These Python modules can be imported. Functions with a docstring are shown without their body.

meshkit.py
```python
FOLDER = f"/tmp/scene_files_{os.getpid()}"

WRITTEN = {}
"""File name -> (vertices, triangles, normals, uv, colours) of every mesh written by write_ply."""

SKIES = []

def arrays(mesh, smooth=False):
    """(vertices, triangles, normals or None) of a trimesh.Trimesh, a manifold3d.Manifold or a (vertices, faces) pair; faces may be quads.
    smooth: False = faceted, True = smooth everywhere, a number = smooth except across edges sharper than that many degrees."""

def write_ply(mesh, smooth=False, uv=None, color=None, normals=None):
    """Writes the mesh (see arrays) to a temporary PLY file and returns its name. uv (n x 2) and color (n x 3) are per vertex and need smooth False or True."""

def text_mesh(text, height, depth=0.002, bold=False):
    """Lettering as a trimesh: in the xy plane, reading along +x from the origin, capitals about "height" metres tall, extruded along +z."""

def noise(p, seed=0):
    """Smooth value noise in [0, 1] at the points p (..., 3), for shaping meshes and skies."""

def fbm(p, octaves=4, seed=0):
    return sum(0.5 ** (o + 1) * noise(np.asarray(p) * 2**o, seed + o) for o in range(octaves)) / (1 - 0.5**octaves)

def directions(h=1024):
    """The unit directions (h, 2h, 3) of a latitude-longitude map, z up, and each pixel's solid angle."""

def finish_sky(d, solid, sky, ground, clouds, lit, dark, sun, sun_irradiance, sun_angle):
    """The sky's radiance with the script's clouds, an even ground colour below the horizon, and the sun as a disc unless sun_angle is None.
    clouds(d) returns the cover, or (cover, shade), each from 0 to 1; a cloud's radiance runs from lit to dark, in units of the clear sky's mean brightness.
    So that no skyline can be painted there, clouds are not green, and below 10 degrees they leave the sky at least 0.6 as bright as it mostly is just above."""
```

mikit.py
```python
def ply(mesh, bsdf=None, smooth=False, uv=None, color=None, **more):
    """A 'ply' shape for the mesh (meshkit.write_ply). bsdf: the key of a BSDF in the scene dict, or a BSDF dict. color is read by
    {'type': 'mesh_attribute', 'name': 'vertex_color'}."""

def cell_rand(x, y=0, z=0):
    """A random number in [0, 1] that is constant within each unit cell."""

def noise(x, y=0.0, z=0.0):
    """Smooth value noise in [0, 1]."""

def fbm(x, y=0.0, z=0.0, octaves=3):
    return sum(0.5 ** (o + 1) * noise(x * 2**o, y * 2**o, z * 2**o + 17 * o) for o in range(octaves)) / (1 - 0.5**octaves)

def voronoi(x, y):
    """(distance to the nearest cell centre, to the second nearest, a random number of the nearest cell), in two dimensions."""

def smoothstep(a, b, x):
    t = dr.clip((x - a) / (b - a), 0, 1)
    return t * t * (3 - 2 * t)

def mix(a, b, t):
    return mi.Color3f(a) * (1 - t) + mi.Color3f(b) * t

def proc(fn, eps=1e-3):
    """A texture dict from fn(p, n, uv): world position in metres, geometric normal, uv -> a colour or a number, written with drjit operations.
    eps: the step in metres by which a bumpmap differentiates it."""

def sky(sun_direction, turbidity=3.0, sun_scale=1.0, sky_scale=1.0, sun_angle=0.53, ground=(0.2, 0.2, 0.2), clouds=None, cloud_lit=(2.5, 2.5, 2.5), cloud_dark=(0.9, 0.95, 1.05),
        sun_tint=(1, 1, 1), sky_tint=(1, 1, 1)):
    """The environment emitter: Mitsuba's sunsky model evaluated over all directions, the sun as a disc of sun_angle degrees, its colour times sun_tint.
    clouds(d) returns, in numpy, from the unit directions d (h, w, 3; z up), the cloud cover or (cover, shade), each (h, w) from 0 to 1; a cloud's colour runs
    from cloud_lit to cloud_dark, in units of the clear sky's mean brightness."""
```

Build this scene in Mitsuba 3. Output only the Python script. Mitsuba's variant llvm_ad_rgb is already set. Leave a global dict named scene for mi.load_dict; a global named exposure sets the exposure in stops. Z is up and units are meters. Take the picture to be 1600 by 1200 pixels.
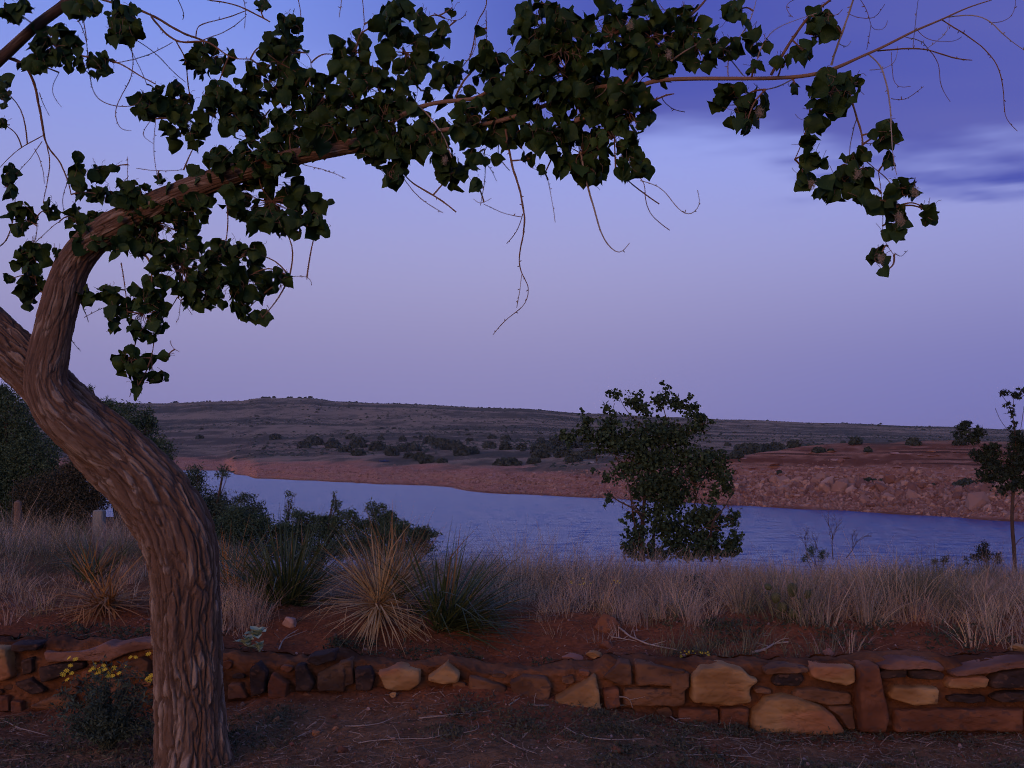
"""Lakeside at dusk: a leaning cottonwood over a low stone wall, yuccas and dry grass, a lake with a red rocky shore and a mesa."""
import math, numpy as np, mitsuba as mi, drjit as dr, mikit, meshkit
from mikit import noise, fbm, mix, smoothstep
from scipy.interpolate import CubicSpline, PchipInterpolator
from scipy.spatial import cKDTree

scene, labels = {}, {}
# ------------------------------------------------------------------ camera, sky, exposure
F, PITCH, EYE = 1570.0, math.atan(100/1570), 1.56
T4 = mi.ScalarTransform4f
scene['camera'] = {'type': 'perspective', 'fov': math.degrees(2*math.atan(800/F)), 'fov_axis': 'x', 'near_clip': 0.05, 'far_clip': 9000.0,
                   'to_world': T4().look_at(origin=[0, 0, EYE], target=[0, math.cos(PITCH), EYE+math.sin(PITCH)], up=[0, 0, 1])}
exposure = 1.3
SUNK = 0.40
SUN_EL, SUN_AZ = 6.0, 205.0          # afterglow behind the camera, a little to its left (azimuth from +y, clockwise)
def sun_dir(el, az):
    e, a = math.radians(el), math.radians(az)
    return (math.cos(e)*math.sin(a), math.cos(e)*math.cos(a), math.sin(e))
SUN = sun_dir(SUN_EL, SUN_AZ)
def sstep(a, b, x):
    t = np.clip((x-a)/(b-a), 0, 1)
    return t*t*(3-2*t)
def sky_clouds(d):
    """Lavender twilight belt opposite the sunset, and one bank of blue-grey cloud with ragged lower edges."""
    el = np.degrees(np.arcsin(np.clip(d[..., 2], -1, 1)))
    az = np.degrees(np.arctan2(d[..., 0], d[..., 1]))
    anti = 0.5-0.5*(d[..., 0]*SUN[0]+d[..., 1]*SUN[1])/np.maximum(np.hypot(d[..., 0], d[..., 1])*math.hypot(SUN[0], SUN[1]), 1e-6)
    belt = (1-sstep(4, 28, el))*sstep(0.15, 0.75, anti)*0.94
    # haze and dust thicken towards the horizon and towards the right
    bshade = 0.40*(1-sstep(0.5, 12, el)) + 0.30*sstep(-4, 34, az)*(1-0.3*sstep(8, 18, el))
    # cloud bank: sheets on a plane overhead, stretched sideways
    h = np.maximum(d[..., 2], 0.03)
    px, py = d[..., 0]/h, d[..., 1]/h
    q = np.stack([px*0.55, py*1.3, px*0+3.0], -1)
    n1 = meshkit.fbm(q, 5, 3)
    n2 = meshkit.fbm(np.stack([px*2.6, py*5.5, px*0+9.0], -1), 4, 8)
    edge = 15.6+1.2*sstep(2, 9, az)-3.2*sstep(8, 28, az)+5.5*(1-sstep(-8, 8, az))
    lift = el-edge + 4.0*(n1-0.5)+3.4*(n2-0.5)
    bank = sstep(-1.2, 1.6, lift)*(1-sstep(34, 60, el))*sstep(-20, 9, az)*(1-sstep(70, 120, np.abs(az)))
    gaps = sstep(0.55, 0.80, n2)*0.0
    wisps = sstep(0.56, 0.72, n2)*sstep(11.5, 14.5, el)*(1-sstep(16.5, 18.5, el))*sstep(12, 22, az)*(1-sstep(60, 90, az))*0.35
    bank = np.maximum(bank*(1-gaps), wisps)*0.96
    cover = np.maximum(belt, bank)
    cover = belt*(1-bank)+bank
    shade = (belt*(1-bank)*bshade+bank*(0.88+0.35*(n1-0.5)))/np.maximum(cover, 1e-4)
    return cover, shade
SKY = dict(turbidity=3, sun_scale=SUNK, sun_angle=24, sun_tint=(1.0, 0.72, 0.30), sky_scale=1.0, sky_tint=(2.5, 2.8, 6.9), ground=(0.11, 0.07, 0.05),
           cloud_lit=(0.93, 0.815, 1.32), cloud_dark=(0.13, 0.19, 1.12), clouds=sky_clouds)

scene['sky'] = mikit.sky(SUN, **SKY)

# ------------------------------------------------------------------ helpers
R = np.random.default_rng(11)


def P(px, py, d):
    """The point at depth d (metres along +y) that stands at pixel (px, py) of a 1600 x 1200 picture."""
    X, Y = np.asarray(px, float)-800, np.asarray(py, float)-600
    s = d/(F*math.cos(PITCH)+Y*math.sin(PITCH))
    return np.stack(np.broadcast_arrays(X*s, d, EYE+s*(F*math.sin(PITCH)-Y*math.cos(PITCH))), -1)


def numbered(k):
    if k not in USED:
        USED.add(k)
        return k
    i = 1
    while f'{k}_{i:03d}' in USED:
        i += 1
    USED.add(f'{k}_{i:03d}')
    return f'{k}_{i:03d}'


USED = set()


def thing(name, label, cat, group=None, kind=None):
    k = numbered(name)
    labels[k] = {'label': label, 'category': cat}
    if group:
        labels[k]['group'] = group
    if kind:
        labels[k]['kind'] = kind
    return k


def part(parent, name, shape, label=None, kind=None):
    k = numbered(f'{parent}__{name}')
    scene[k] = shape
    if label or kind:
        labels[k] = {}
        if label:
            labels[k]['label'] = label
        if kind:
            labels[k]['kind'] = kind
    return k


def structure(name, shape, label, cat):
    k = numbered(name)
    scene[k] = shape
    labels[k] = {'label': label, 'category': cat, 'kind': 'structure'}
    return k


class MB:
    def __init__(self):
        self.v, self.f, self.c, self.n = [], [], [], 0

    def add(self, v, f, c=None):
        v, f = np.asarray(v, float).reshape(-1, 3), np.asarray(f, int)
        if f.shape[1] == 4:
            f = np.vstack([f[:, [0, 1, 2]], f[:, [0, 2, 3]]])
        self.v.append(v)
        self.f.append(f+self.n)
        self.c.append(np.broadcast_to(np.asarray((0.5, 0.5, 0.5) if c is None else c, float), v.shape))
        self.n += len(v)

    def mesh(self):
        return np.vstack(self.v), np.vstack(self.f)

    def ply(self, bsdf, smooth=False, color=False, **k):
        return mikit.ply(self.mesh(), bsdf, smooth, color=np.vstack(self.c) if color else None, **k)


def frames(p):
    t = np.gradient(p, axis=0)
    t /= np.linalg.norm(t, axis=1, keepdims=True)+1e-12
    a = np.cross(t[0], [0, 1, 0.1])
    if np.linalg.norm(a) < 0.1:
        a = np.cross(t[0], [1, 0, 0])
    A = [a/np.linalg.norm(a)]
    for i in range(1, len(p)):
        a = A[-1]-t[i]*(A[-1]@t[i])
        A.append(a/np.linalg.norm(a))
    A = np.array(A)
    return t, A, np.cross(t, A)


def tube(p, r, sides=6, close=True):
    p = np.asarray(p, float)
    r = np.broadcast_to(np.asarray(r, float), (len(p),))
    t, A, B = frames(p)
    g = np.arange(sides)*2*np.pi/sides
    v = (p[:, None]+r[:, None, None]*(np.cos(g)[None, :, None]*A[:, None]+np.sin(g)[None, :, None]*B[:, None])).reshape(-1, 3)
    i, j = np.meshgrid(np.arange(len(p)-1), np.arange(sides), indexing='ij')
    j2 = (j+1) % sides
    q = np.stack([i*sides+j, i*sides+j2, (i+1)*sides+j2, (i+1)*sides+j], -1).reshape(-1, 4)
    f = np.vstack([q[:, [0, 1, 2]], q[:, [0, 2, 3]]])
    if close:
        n = len(v)
        v = np.vstack([v, p[:1], p[-1:]+t[-1:]*r[-1]*0.7])
        k = np.arange(sides)
        e = (len(p)-1)*sides
        f = np.vstack([f, np.stack([(k+1) % sides, k, k*0+n], 1), np.stack([e+k, e+(k+1) % sides, k*0+n+1], 1)])
    return v, f


def spline(p, n):
    """n points along a smooth curve through p (rows of any width), spaced evenly by the first three columns."""
    p = np.asarray(p, float)
    if len(p) == 2:
        return p[0]+(p[1]-p[0])*np.linspace(0, 1, n)[:, None]
    s = np.r_[0, np.cumsum(np.linalg.norm(np.diff(p[:, :3], axis=0), axis=1)+1e-9)]
    u = np.linspace(0, s[-1], n)
    out = CubicSpline(s, p, bc_type='natural')(u)
    out[:, 3:] = PchipInterpolator(s, p[:, 3:])(u) if p.shape[1] > 3 else out[:, 3:]
    return out


def rot_to(z, spin=0.0):
    """Rotation matrices whose third column is z and whose other columns are turned by spin."""
    z = np.asarray(z, float)
    z = z/np.linalg.norm(z, axis=-1, keepdims=True)
    a = np.cross(z, np.where(np.abs(z[..., 2:]) < 0.9, [0, 0, 1.0], [1.0, 0, 0]))
    a /= np.linalg.norm(a, axis=-1, keepdims=True)
    b = np.cross(z, a)
    c, s = np.cos(spin)[..., None], np.sin(spin)[..., None]
    return np.stack([a*c+b*s, b*c-a*s, z], -1)


def mat(Rm, t, s=1.0):
    M = np.eye(4)
    M[:3, :3] = Rm*s
    M[:3, 3] = t
    return T4(M.tolist())


def bulk(proto, Rm, t, s):
    """Copies of one small mesh (v, f) under rotations Rm (k,3,3), places t and scales s (k,) or (k,3)."""
    v, f = proto
    s = np.asarray(s, float).reshape(len(t), -1)
    V = np.einsum('kij,knj->kni', Rm, v[None]*s[:, None, :])+t[:, None]
    return V.reshape(-1, 3), (f[None]+np.arange(len(t))[:, None, None]*len(v)).reshape(-1, 3)


def rock(n_sub=1, seed=0, rough=0.35, flat=0.7):
    import trimesh
    m = trimesh.creation.icosphere(subdivisions=n_sub)
    v = np.array(m.vertices)
    # a few planes cut the ball, so that it has faces and edges
    g = np.random.default_rng(seed)
    for _ in range(13):
        n = g.normal(size=3)
        n /= np.linalg.norm(n)
        d = v@n
        lim = g.uniform(0.42, 0.78)
        v = v-np.maximum(d-lim, 0)[:, None]*n*0.92
    v = v*(1+rough*(meshkit.fbm(v*1.7+seed*7.1, 3, seed)-0.5)[:, None])
    v[:, 2] *= flat
    return v, np.array(m.faces)


def unit(a):
    return a/np.linalg.norm(a, axis=-1, keepdims=True)


def sph(n, g=R):
    return unit(g.normal(size=(n, 3)))


# ------------------------------------------------------------------ materials
def vc(rough=0.9, thin=False):
    col = {'type': 'mesh_attribute', 'name': 'vertex_color'}
    return {'type': 'twosided', 'bsdf': {'type': 'principled', 'base_color': col, 'roughness': rough, 'specular': 0.25}}


def pm(fn, rough=0.9, spec=0.2, bump=None, scale=0.01, eps=1e-3):
    b = {'type': 'principled', 'base_color': mikit.proc(fn), 'roughness': rough, 'specular': spec}
    if bump:
        b = {'type': 'bumpmap', 'arbitrary': mikit.proc(bump, eps), 'scale': scale, 'bsdf': b}
    return {'type': 'twosided', 'bsdf': b}


def soil_col(p, n, uv):
    a = fbm(p.x*0.9, p.y*0.9, 3.0, 4)
    b = fbm(p.x*9, p.y*9, 1.0, 4)
    c = noise(p.x*70, p.y*70, 2.0)
    red = mix((0.115, 0.034, 0.013), (0.20, 0.066, 0.025), b)
    dirt = mix((0.095, 0.043, 0.018), (0.215, 0.105, 0.046), b)
    front = 1-smoothstep(5.6, 6.15, p.y)
    back = smoothstep(6.7, 8.2, p.y+1.2*(a-0.5))
    k = dr.maximum(front*smoothstep(0.36, 0.55, a+0.25*(5.7-p.y)), back*0.75)
    return mix(red, dirt, k)*(0.7+0.55*c)


def soil_bump(p, n, uv):
    return fbm(p.x*30, p.y*30, p.z*5, 4)+0.4*noise(p.x*140, p.y*140, 0.0)


def hill_col(p, n, uv):
    a = fbm(p.x*0.012, p.y*0.012, 0.0, 4)
    b = fbm(p.x*0.10, p.y*0.05, 2.0, 4)
    c = fbm(p.x*0.55, p.y*0.28, p.z*1.1, 3)
    e = noise(p.x*1.9, p.y*1.9, p.z*2.0)
    top = mi.Float(-4.9)+6.9*smoothstep(14, 44, p.x-0.05*(p.y-180))*(1-smoothstep(300, 420, p.y))
    hgt = p.z-top+4.0*(b-0.5)
    red = 1-smoothstep(-0.7, 1.6, hgt)
    strata = noise(p.x*0.02, p.y*0.02, p.z*1.7+1.2*b)
    rc = mix((0.175, 0.060, 0.034), (0.33, 0.145, 0.086), c)
    rc = mix(rc, mi.Color3f(0.30, 0.13, 0.055), 0.55*smoothstep(0.5, 0.8, strata))
    rc = mix(rc, mi.Color3f(0.36, 0.22, 0.16), 0.5*smoothstep(0.52, 0.75, e))
    wet = 1-smoothstep(-8.40, -7.9, p.z)
    rc = rc*(1-0.45*wet)
    band = fbm(p.x*0.006+3.0, p.y*0.028, 1.0, 3)
    gr = mix((0.165, 0.122, 0.078), (0.062, 0.053, 0.038), smoothstep(0.36, 0.62, 0.5*b+0.5*band))
    gr = mix(gr, mi.Color3f(0.23, 0.12, 0.08), 0.65*smoothstep(0.52, 0.7, c)*(1-smoothstep(4, 20, p.z)))
    scrub = smoothstep(0.48, 0.60, 0.5*c+0.25*a+0.25*band)
    gr = mix(gr, mi.Color3f(0.036, 0.038, 0.028), 0.75*scrub)
    ledge = noise(p.x*0.05, p.y*0.03, p.z*3.1+2.0*b)
    earth = mix((0.12, 0.046, 0.026), (0.25, 0.118, 0.070), smoothstep(0.35, 0.65, 0.5*strata+0.5*c))
    earth = mix(earth, mi.Color3f(0.040, 0.020, 0.014), 0.8*smoothstep(0.64, 0.80, ledge+0.3*(c-0.5)))
    rc = mix(rc, earth, smoothstep(-3.4, -1.2, p.z+1.5*(b-0.5))*smoothstep(14, 44, p.x-0.05*(p.y-180)))
    return mix(gr, rc, red)


def water_h(p, n, uv):
    return 0.26*noise(p.x*0.40+0.10*p.y, p.y*0.50, 0.0)+0.26*noise(p.x*0.85-0.2*p.y, p.y*1.0, 5.0)+0.07*noise(p.x*1.5, p.y*1.4, 9.0)


def bark_twig(p, n, uv):
    a = fbm(p.x*22, p.y*22, p.z*22, 3)
    return mix((0.10, 0.044, 0.023), (0.24, 0.125, 0.070), a)


def twig_pale(p, n, uv):
    return mix((0.20, 0.14, 0.10), (0.38, 0.29, 0.21), fbm(p.x*20, p.y*20, p.z*20, 2))


def dark_twig(p, n, uv):
    return mix((0.040, 0.024, 0.016), (0.10, 0.060, 0.040), fbm(p.x*22, p.y*22, p.z*12, 3))


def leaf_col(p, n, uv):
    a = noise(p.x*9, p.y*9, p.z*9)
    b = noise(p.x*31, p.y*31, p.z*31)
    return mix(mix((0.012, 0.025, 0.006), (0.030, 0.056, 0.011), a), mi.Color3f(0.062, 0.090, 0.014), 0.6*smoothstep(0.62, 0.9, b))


def stone_tan(p, n, uv):
    a, b, c = fbm(p.x*5, p.y*5, p.z*6, 4), fbm(p.x*28, p.y*28, p.z*34, 3), noise(p.x*2.3, p.y*2, p.z*7)
    col = mix((0.215, 0.102, 0.034), (0.33, 0.182, 0.070), smoothstep(0.3, 0.7, a))
    col = mix(col, mi.Color3f(0.27, 0.10, 0.045), 0.6*smoothstep(0.56, 0.72, c))
    bed = noise(p.x*3+p.z*9, p.y*3, p.z*62+3*a)
    col = col*(0.80+0.36*bed)
    return mix(col, mi.Color3f(0.085, 0.05, 0.033), 0.7*smoothstep(0.63, 0.72, 0.5*a+0.5*b))


def stone_red(p, n, uv):
    a, b = fbm(p.x*5+9, p.y*5, p.z*7, 4), fbm(p.x*28, p.y*28, p.z*34, 3)
    col = mix((0.095, 0.033, 0.014), (0.19, 0.072, 0.030), smoothstep(0.3, 0.7, a))
    return mix(col, mi.Color3f(0.07, 0.035, 0.024), 0.7*smoothstep(0.58, 0.7, b))


def stone_dark(p, n, uv):
    a, b = fbm(p.x*7+4, p.y*7, p.z*9, 4), fbm(p.x*34, p.y*34, p.z*40, 3)
    col = mix((0.020, 0.012, 0.009), (0.055, 0.028, 0.017), smoothstep(0.3, 0.7, a))
    return mix(col, mi.Color3f(0.11, 0.052, 0.028), 0.6*smoothstep(0.6, 0.74, b))


def stone_brown(p, n, uv):
    a, b = fbm(p.x*4+2, p.y*4, p.z*7, 4), fbm(p.x*25, p.y*25, p.z*36, 3)
    col = mix((0.075, 0.032, 0.014), (0.165, 0.074, 0.031), smoothstep(0.3, 0.7, a))
    return mix(col, mi.Color3f(0.055, 0.032, 0.022), 0.7*smoothstep(0.55, 0.7, b))


def stone_pink(p, n, uv):
    a, b = fbm(p.x*4+2, p.y*4, p.z*6, 4), fbm(p.x*30, p.y*30, p.z*30, 3)
    return mix(mix((0.10, 0.042, 0.023), (0.19, 0.090, 0.053), smoothstep(0.3, 0.7, a)), mi.Color3f(0.11, 0.06, 0.04), 0.5*smoothstep(0.55, 0.7, b))


def mortar_col(p, n, uv):
    a, b = fbm(p.x*3, p.y*3, p.z*5, 4), fbm(p.x*40, p.y*40, p.z*40, 3)
    return mix((0.066, 0.025, 0.010), (0.145, 0.058, 0.024), smoothstep(0.3, 0.7, a))*(0.7+0.6*b)


def stone_bump(p, n, uv):
    return fbm(p.x*34, p.y*34, p.z*40, 4)


def far_rock(p, n, uv):
    a, b = mikit.cell_rand(p.x*0.7, p.y*0.7, p.z*0.9), fbm(p.x*2, p.y*2, p.z*3, 3)
    return mix(mix((0.20, 0.085, 0.055), (0.36, 0.185, 0.12), b), mi.Color3f(0.40, 0.26, 0.19), 0.6*smoothstep(0.6, 0.9, a))


def juniper_col(p, n, uv):
    return mix((0.020, 0.027, 0.017), (0.056, 0.064, 0.042), noise(p.x*0.8, p.y*0.8, p.z*1.3))


def straw_col(p, n, uv):
    return mix((0.20, 0.085, 0.024), (0.34, 0.17, 0.055), noise(p.x*40, p.y*40, p.z*14))


def pale_straw(p, n, uv):
    return mix((0.34, 0.18, 0.062), (0.56, 0.35, 0.145), noise(p.x*40, p.y*40, p.z*14))


def yucca_col(p, n, uv):
    a = noise(p.x*45, p.y*45, p.z*12)
    return mix(mix((0.024, 0.038, 0.011), (0.072, 0.092, 0.028), a), mi.Color3f(0.16, 0.11, 0.045), 0.75*smoothstep(0.80, 0.95, noise(p.x*33, p.y*33, 3.0)))


def flat(r, g, b, rough=0.8):
    return {'type': 'twosided', 'bsdf': {'type': 'principled', 'base_color': {'type': 'rgb', 'value': [r, g, b]}, 'roughness': rough, 'specular': 0.3}}


scene.update({
    'mat_soil': pm(soil_col, 0.95, 0.1, soil_bump, 0.02), 'mat_hill': pm(hill_col, 1.0, 0.0),
    'mat_twig': pm(bark_twig, 0.85), 'mat_pale_twig': pm(twig_pale, 0.85), 'mat_vc': vc(),
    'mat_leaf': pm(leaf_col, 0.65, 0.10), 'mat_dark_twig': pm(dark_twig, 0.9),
    'mat_tan': pm(stone_tan, 0.9, 0.2, stone_bump, 0.018), 'mat_red': pm(stone_red, 0.9, 0.2, stone_bump, 0.018),
    'mat_dark': pm(stone_dark, 0.85, 0.2, stone_bump, 0.018), 'mat_brown': pm(stone_brown, 0.9, 0.2, stone_bump, 0.02),
    'mat_pink': pm(stone_pink, 0.9, 0.2, stone_bump, 0.02), 'mat_mortar': pm(mortar_col, 0.97, 0.1, stone_bump, 0.025),
    'mat_far_rock': pm(far_rock, 0.95, 0.1), 'mat_leafy': vc(0.6), 'mat_juniper': pm(juniper_col, 0.9, 0.1),
    'mat_straw': pm(straw_col, 0.7), 'mat_pale_straw': pm(pale_straw, 0.7), 'mat_yucca': pm(yucca_col, 0.5, 0.35),
    'mat_water': {'type': 'bumpmap', 'arbitrary': mikit.proc(water_h, 0.03), 'scale': 0.50,
                  'bsdf': {'type': 'principled', 'base_color': {'type': 'rgb', 'value': [0.010, 0.047, 0.155]}, 'roughness': 0.25, 'specular': 0.19}},
    'mat_white': flat(0.7, 0.7, 0.68), 'mat_blue': flat(0.03, 0.05, 0.16), 'mat_black': flat(0.02, 0.02, 0.02),
    'mat_yellow': flat(0.62, 0.42, 0.02), 'mat_fluff': flat(0.24, 0.18, 0.12, 1.0),
})
# ------------------------------------------------------------------ ground near the camera: one sheet with the terrace behind the wall
WZ = -8.44


def wall_y(x):
    return 6.02-0.045*x


TOP_PX = np.array([(-300, 1006), (0, 1005), (70, 1003), (200, 1012), (240, 1000), (360, 1025), (430, 1035), (480, 1033), (520, 1022), (560, 1036), (640, 1043), (700, 1035), (760, 1050),
                   (850, 1050), (930, 1047), (948, 1035), (990, 1033), (1100, 1039), (1260, 1040), (1340, 1034), (1370, 1030), (1460, 1027), (1500, 1039), (1540, 1030), (1600, 1028), (1900, 1026)], float)
BASE_PX = np.array([(-300, 1112), (0, 1108), (240, 1106), (400, 1098), (640, 1094), (800, 1098), (940, 1108), (1080, 1126), (1200, 1138), (1400, 1142), (1600, 1144), (1900, 1146)], float)


def px_at(x, y):
    return 800+1573.0*x/y


def wall_top(x):
    y = wall_y(x)
    return P(800, np.interp(px_at(x, y), *TOP_PX.T), 1.0)[..., 2]*y+EYE*(1-y)


def wall_base(x):
    y = wall_y(x)
    return P(800, np.interp(px_at(x, y), *BASE_PX.T), 1.0)[..., 2]*y+EYE*(1-y)


def ground_z(x, y, fine=True):
    x, y = np.broadcast_arrays(np.asarray(x, float), np.asarray(y, float))
    yw = wall_y(np.clip(x, -5, 5))
    xc = np.clip(x*yw/np.maximum(y, 3.0), -4.5, 4.5)
    base = wall_base(xc)
    front = base*np.clip((y-3.0)/(yw-3.0), 0, 1)**1.3
    pc = px_at(xc, yw)
    heap = np.clip((pc-340)/80, 0, 1)*np.clip((930-pc)/90, 0, 1)
    front = front+0.055*heap*np.exp(-np.maximum(yw-y, 0)/0.22)*(0.6+0.8*meshkit.noise(np.stack([x*5, y*3, x*0], -1), 8))
    top = wall_top(xc)-0.035
    px = px_at(x, np.maximum(y, 4))
    right = np.interp(y, [6.1, 6.6, 7.2, 8, 9, 10, 12, 16, 25, 45, 60, 80], [0, .05, .115, .10, .0, -.12, -.36, -.95, -3.3, -8.9, -11.5, -12.5])+0.285
    left = np.interp(y, [6.1, 6.8, 7.6, 9, 10, 14, 17, 23, 30, 60, 80], [.34, .40, .47, .52, .50, .28, .0, .0, -1.5, -10.5, -12.5])
    w = np.clip((px-240)/280, 0, 1)
    w = w*w*(3-2*w)
    far = left*(1-w)+right*w
    blend = np.clip((y-yw-0.15)/0.75, 0, 1)
    back = top*(1-blend)+far*blend
    k = np.clip((y-yw-0.06)/0.16, 0, 1)
    z = front*(1-k)+back*k
    q = np.stack([x, y, x*0], -1)
    near = np.clip((40-y)/30, 0, 1)
    flat = np.clip((np.abs(y-20)-3)/2, 0.05, 1)*w+(1-w)*np.clip((np.abs(y-20)-2.5)/3, 0, 1)
    z = z+near*flat*(0.07*(meshkit.fbm(q*0.9, 3, 5)-0.5)+(0.035*(meshkit.fbm(q*6.0, 3, 9)-0.5)+0.012*(meshkit.noise(q*40, 4)-0.5) if fine else 0))
    return z


def graded(lo, hi, step, far_lo, far_hi, grow=1.12):
    mid = np.arange(lo, hi+step/2, step)
    up, dn, s = [], [], step
    while (up[-1] if up else hi) < far_hi:
        s *= grow
        up.append((up[-1] if up else hi)+s)
    s = step
    while (dn[-1] if dn else lo) > far_lo:
        s *= grow
        dn.append((dn[-1] if dn else lo)-s)
    return np.r_[dn[::-1], mid, up]


def grid_faces(n, m):
    i, j = np.meshgrid(np.arange(n-1), np.arange(m-1), indexing='ij')
    a = i*m+j
    return np.stack([a, a+1, a+m+1, a+m], -1).reshape(-1, 4)


gx, gy = graded(-3.6, 3.6, 0.022, -160, 160, 1.045), graded(4.5, 7.6, 0.022, -120, 78, 1.045)
GX, GY = np.meshgrid(gx, gy)
GZ = ground_z(GX, GY)
structure('ground', mikit.ply((np.stack([GX, GY, GZ], -1).reshape(-1, 3), grid_faces(len(gy), len(gx))), 'mat_soil', True),
          'red soil and trodden dirt around the low wall, falling away to the lake', 'ground')

# ------------------------------------------------------------------ lake
wy = np.r_[18, np.linspace(24, 480, 60), 700]
WX, WY = np.meshgrid(np.linspace(-700, 700, 40), wy)
structure('water', mikit.ply((np.stack([WX, WY, WX*0+WZ], -1).reshape(-1, 3), grid_faces(len(wy), 40)), 'mat_water', True),
          'rippled blue lake between the grassy bank and the red shore', 'lake')


# ------------------------------------------------------------------ the far shore, its bluff, the plain and the mesa
def depth_of(py):
    d = P(800, py, 1.0)[..., 2]-EYE
    return (WZ-EYE)/d


PROF = [
    (-700, 735, [(520, 722), (640, 700), (900, 668), (1400, 634)]), (250, 735, [(520, 722), (640, 700), (900, 665), (1400, 632)]),
    (350, 735.5, [(520, 724), (640, 700), (900, 662), (1400, 629)]), (372, 742, [(410, 734), (470, 722), (640, 698), (900, 662), (1400, 628.5)]),
    (405, 748, [(360, 735), (430, 722), (640, 696), (900, 661), (1400, 624)]), (480, 751, [(350, 734), (420, 722), (640, 694), (900, 662), (1400, 624)]),
    (530, 753.5, [(345, 734), (400, 721), (640, 692), (900, 664), (1400, 629)]),
    (600, 757, [(320, 736), (380, 722), (640, 690), (850, 668), (1400, 632.5)]), (800, 772, [(250, 750), (300, 733), (600, 690), (830, 670), (1400, 640)]),
    (930, 778, [(225, 752), (270, 728), (330, 716), (600, 690), (830, 675), (1400, 648)]), (1050, 784, [(205, 755), (235, 728), (330, 716), (600, 692), (850, 678), (1400, 653)]),
    (1150, 790, [(186, 765), (200, 742), (222, 712), (300, 714), (600, 694), (850, 681), (1400, 657)]),
    (1300, 797, [(172, 772), (180, 752), (200, 712), (222, 694), (330, 706), (600, 694), (880, 682), (1400, 662)]),
    (1450, 806, [(159, 778), (166, 756), (188, 708), (208, 689), (320, 702), (600, 696), (900, 684), (1400, 667)]),
    (1600, 815, [(145, 785), (152, 765), (175, 708), (194, 688), (300, 702), (600, 698), (900, 687), (1400, 672)]),
    (2300, 830, [(135, 785), (150, 760), (172, 708), (190, 690), (300, 704), (600, 700), (900, 690), (1400, 676)])]
HPX = np.array([p[0] for p in PROF], float)
HD = np.exp(np.linspace(math.log(90), math.log(4200), 900))
HTAB = []
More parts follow.
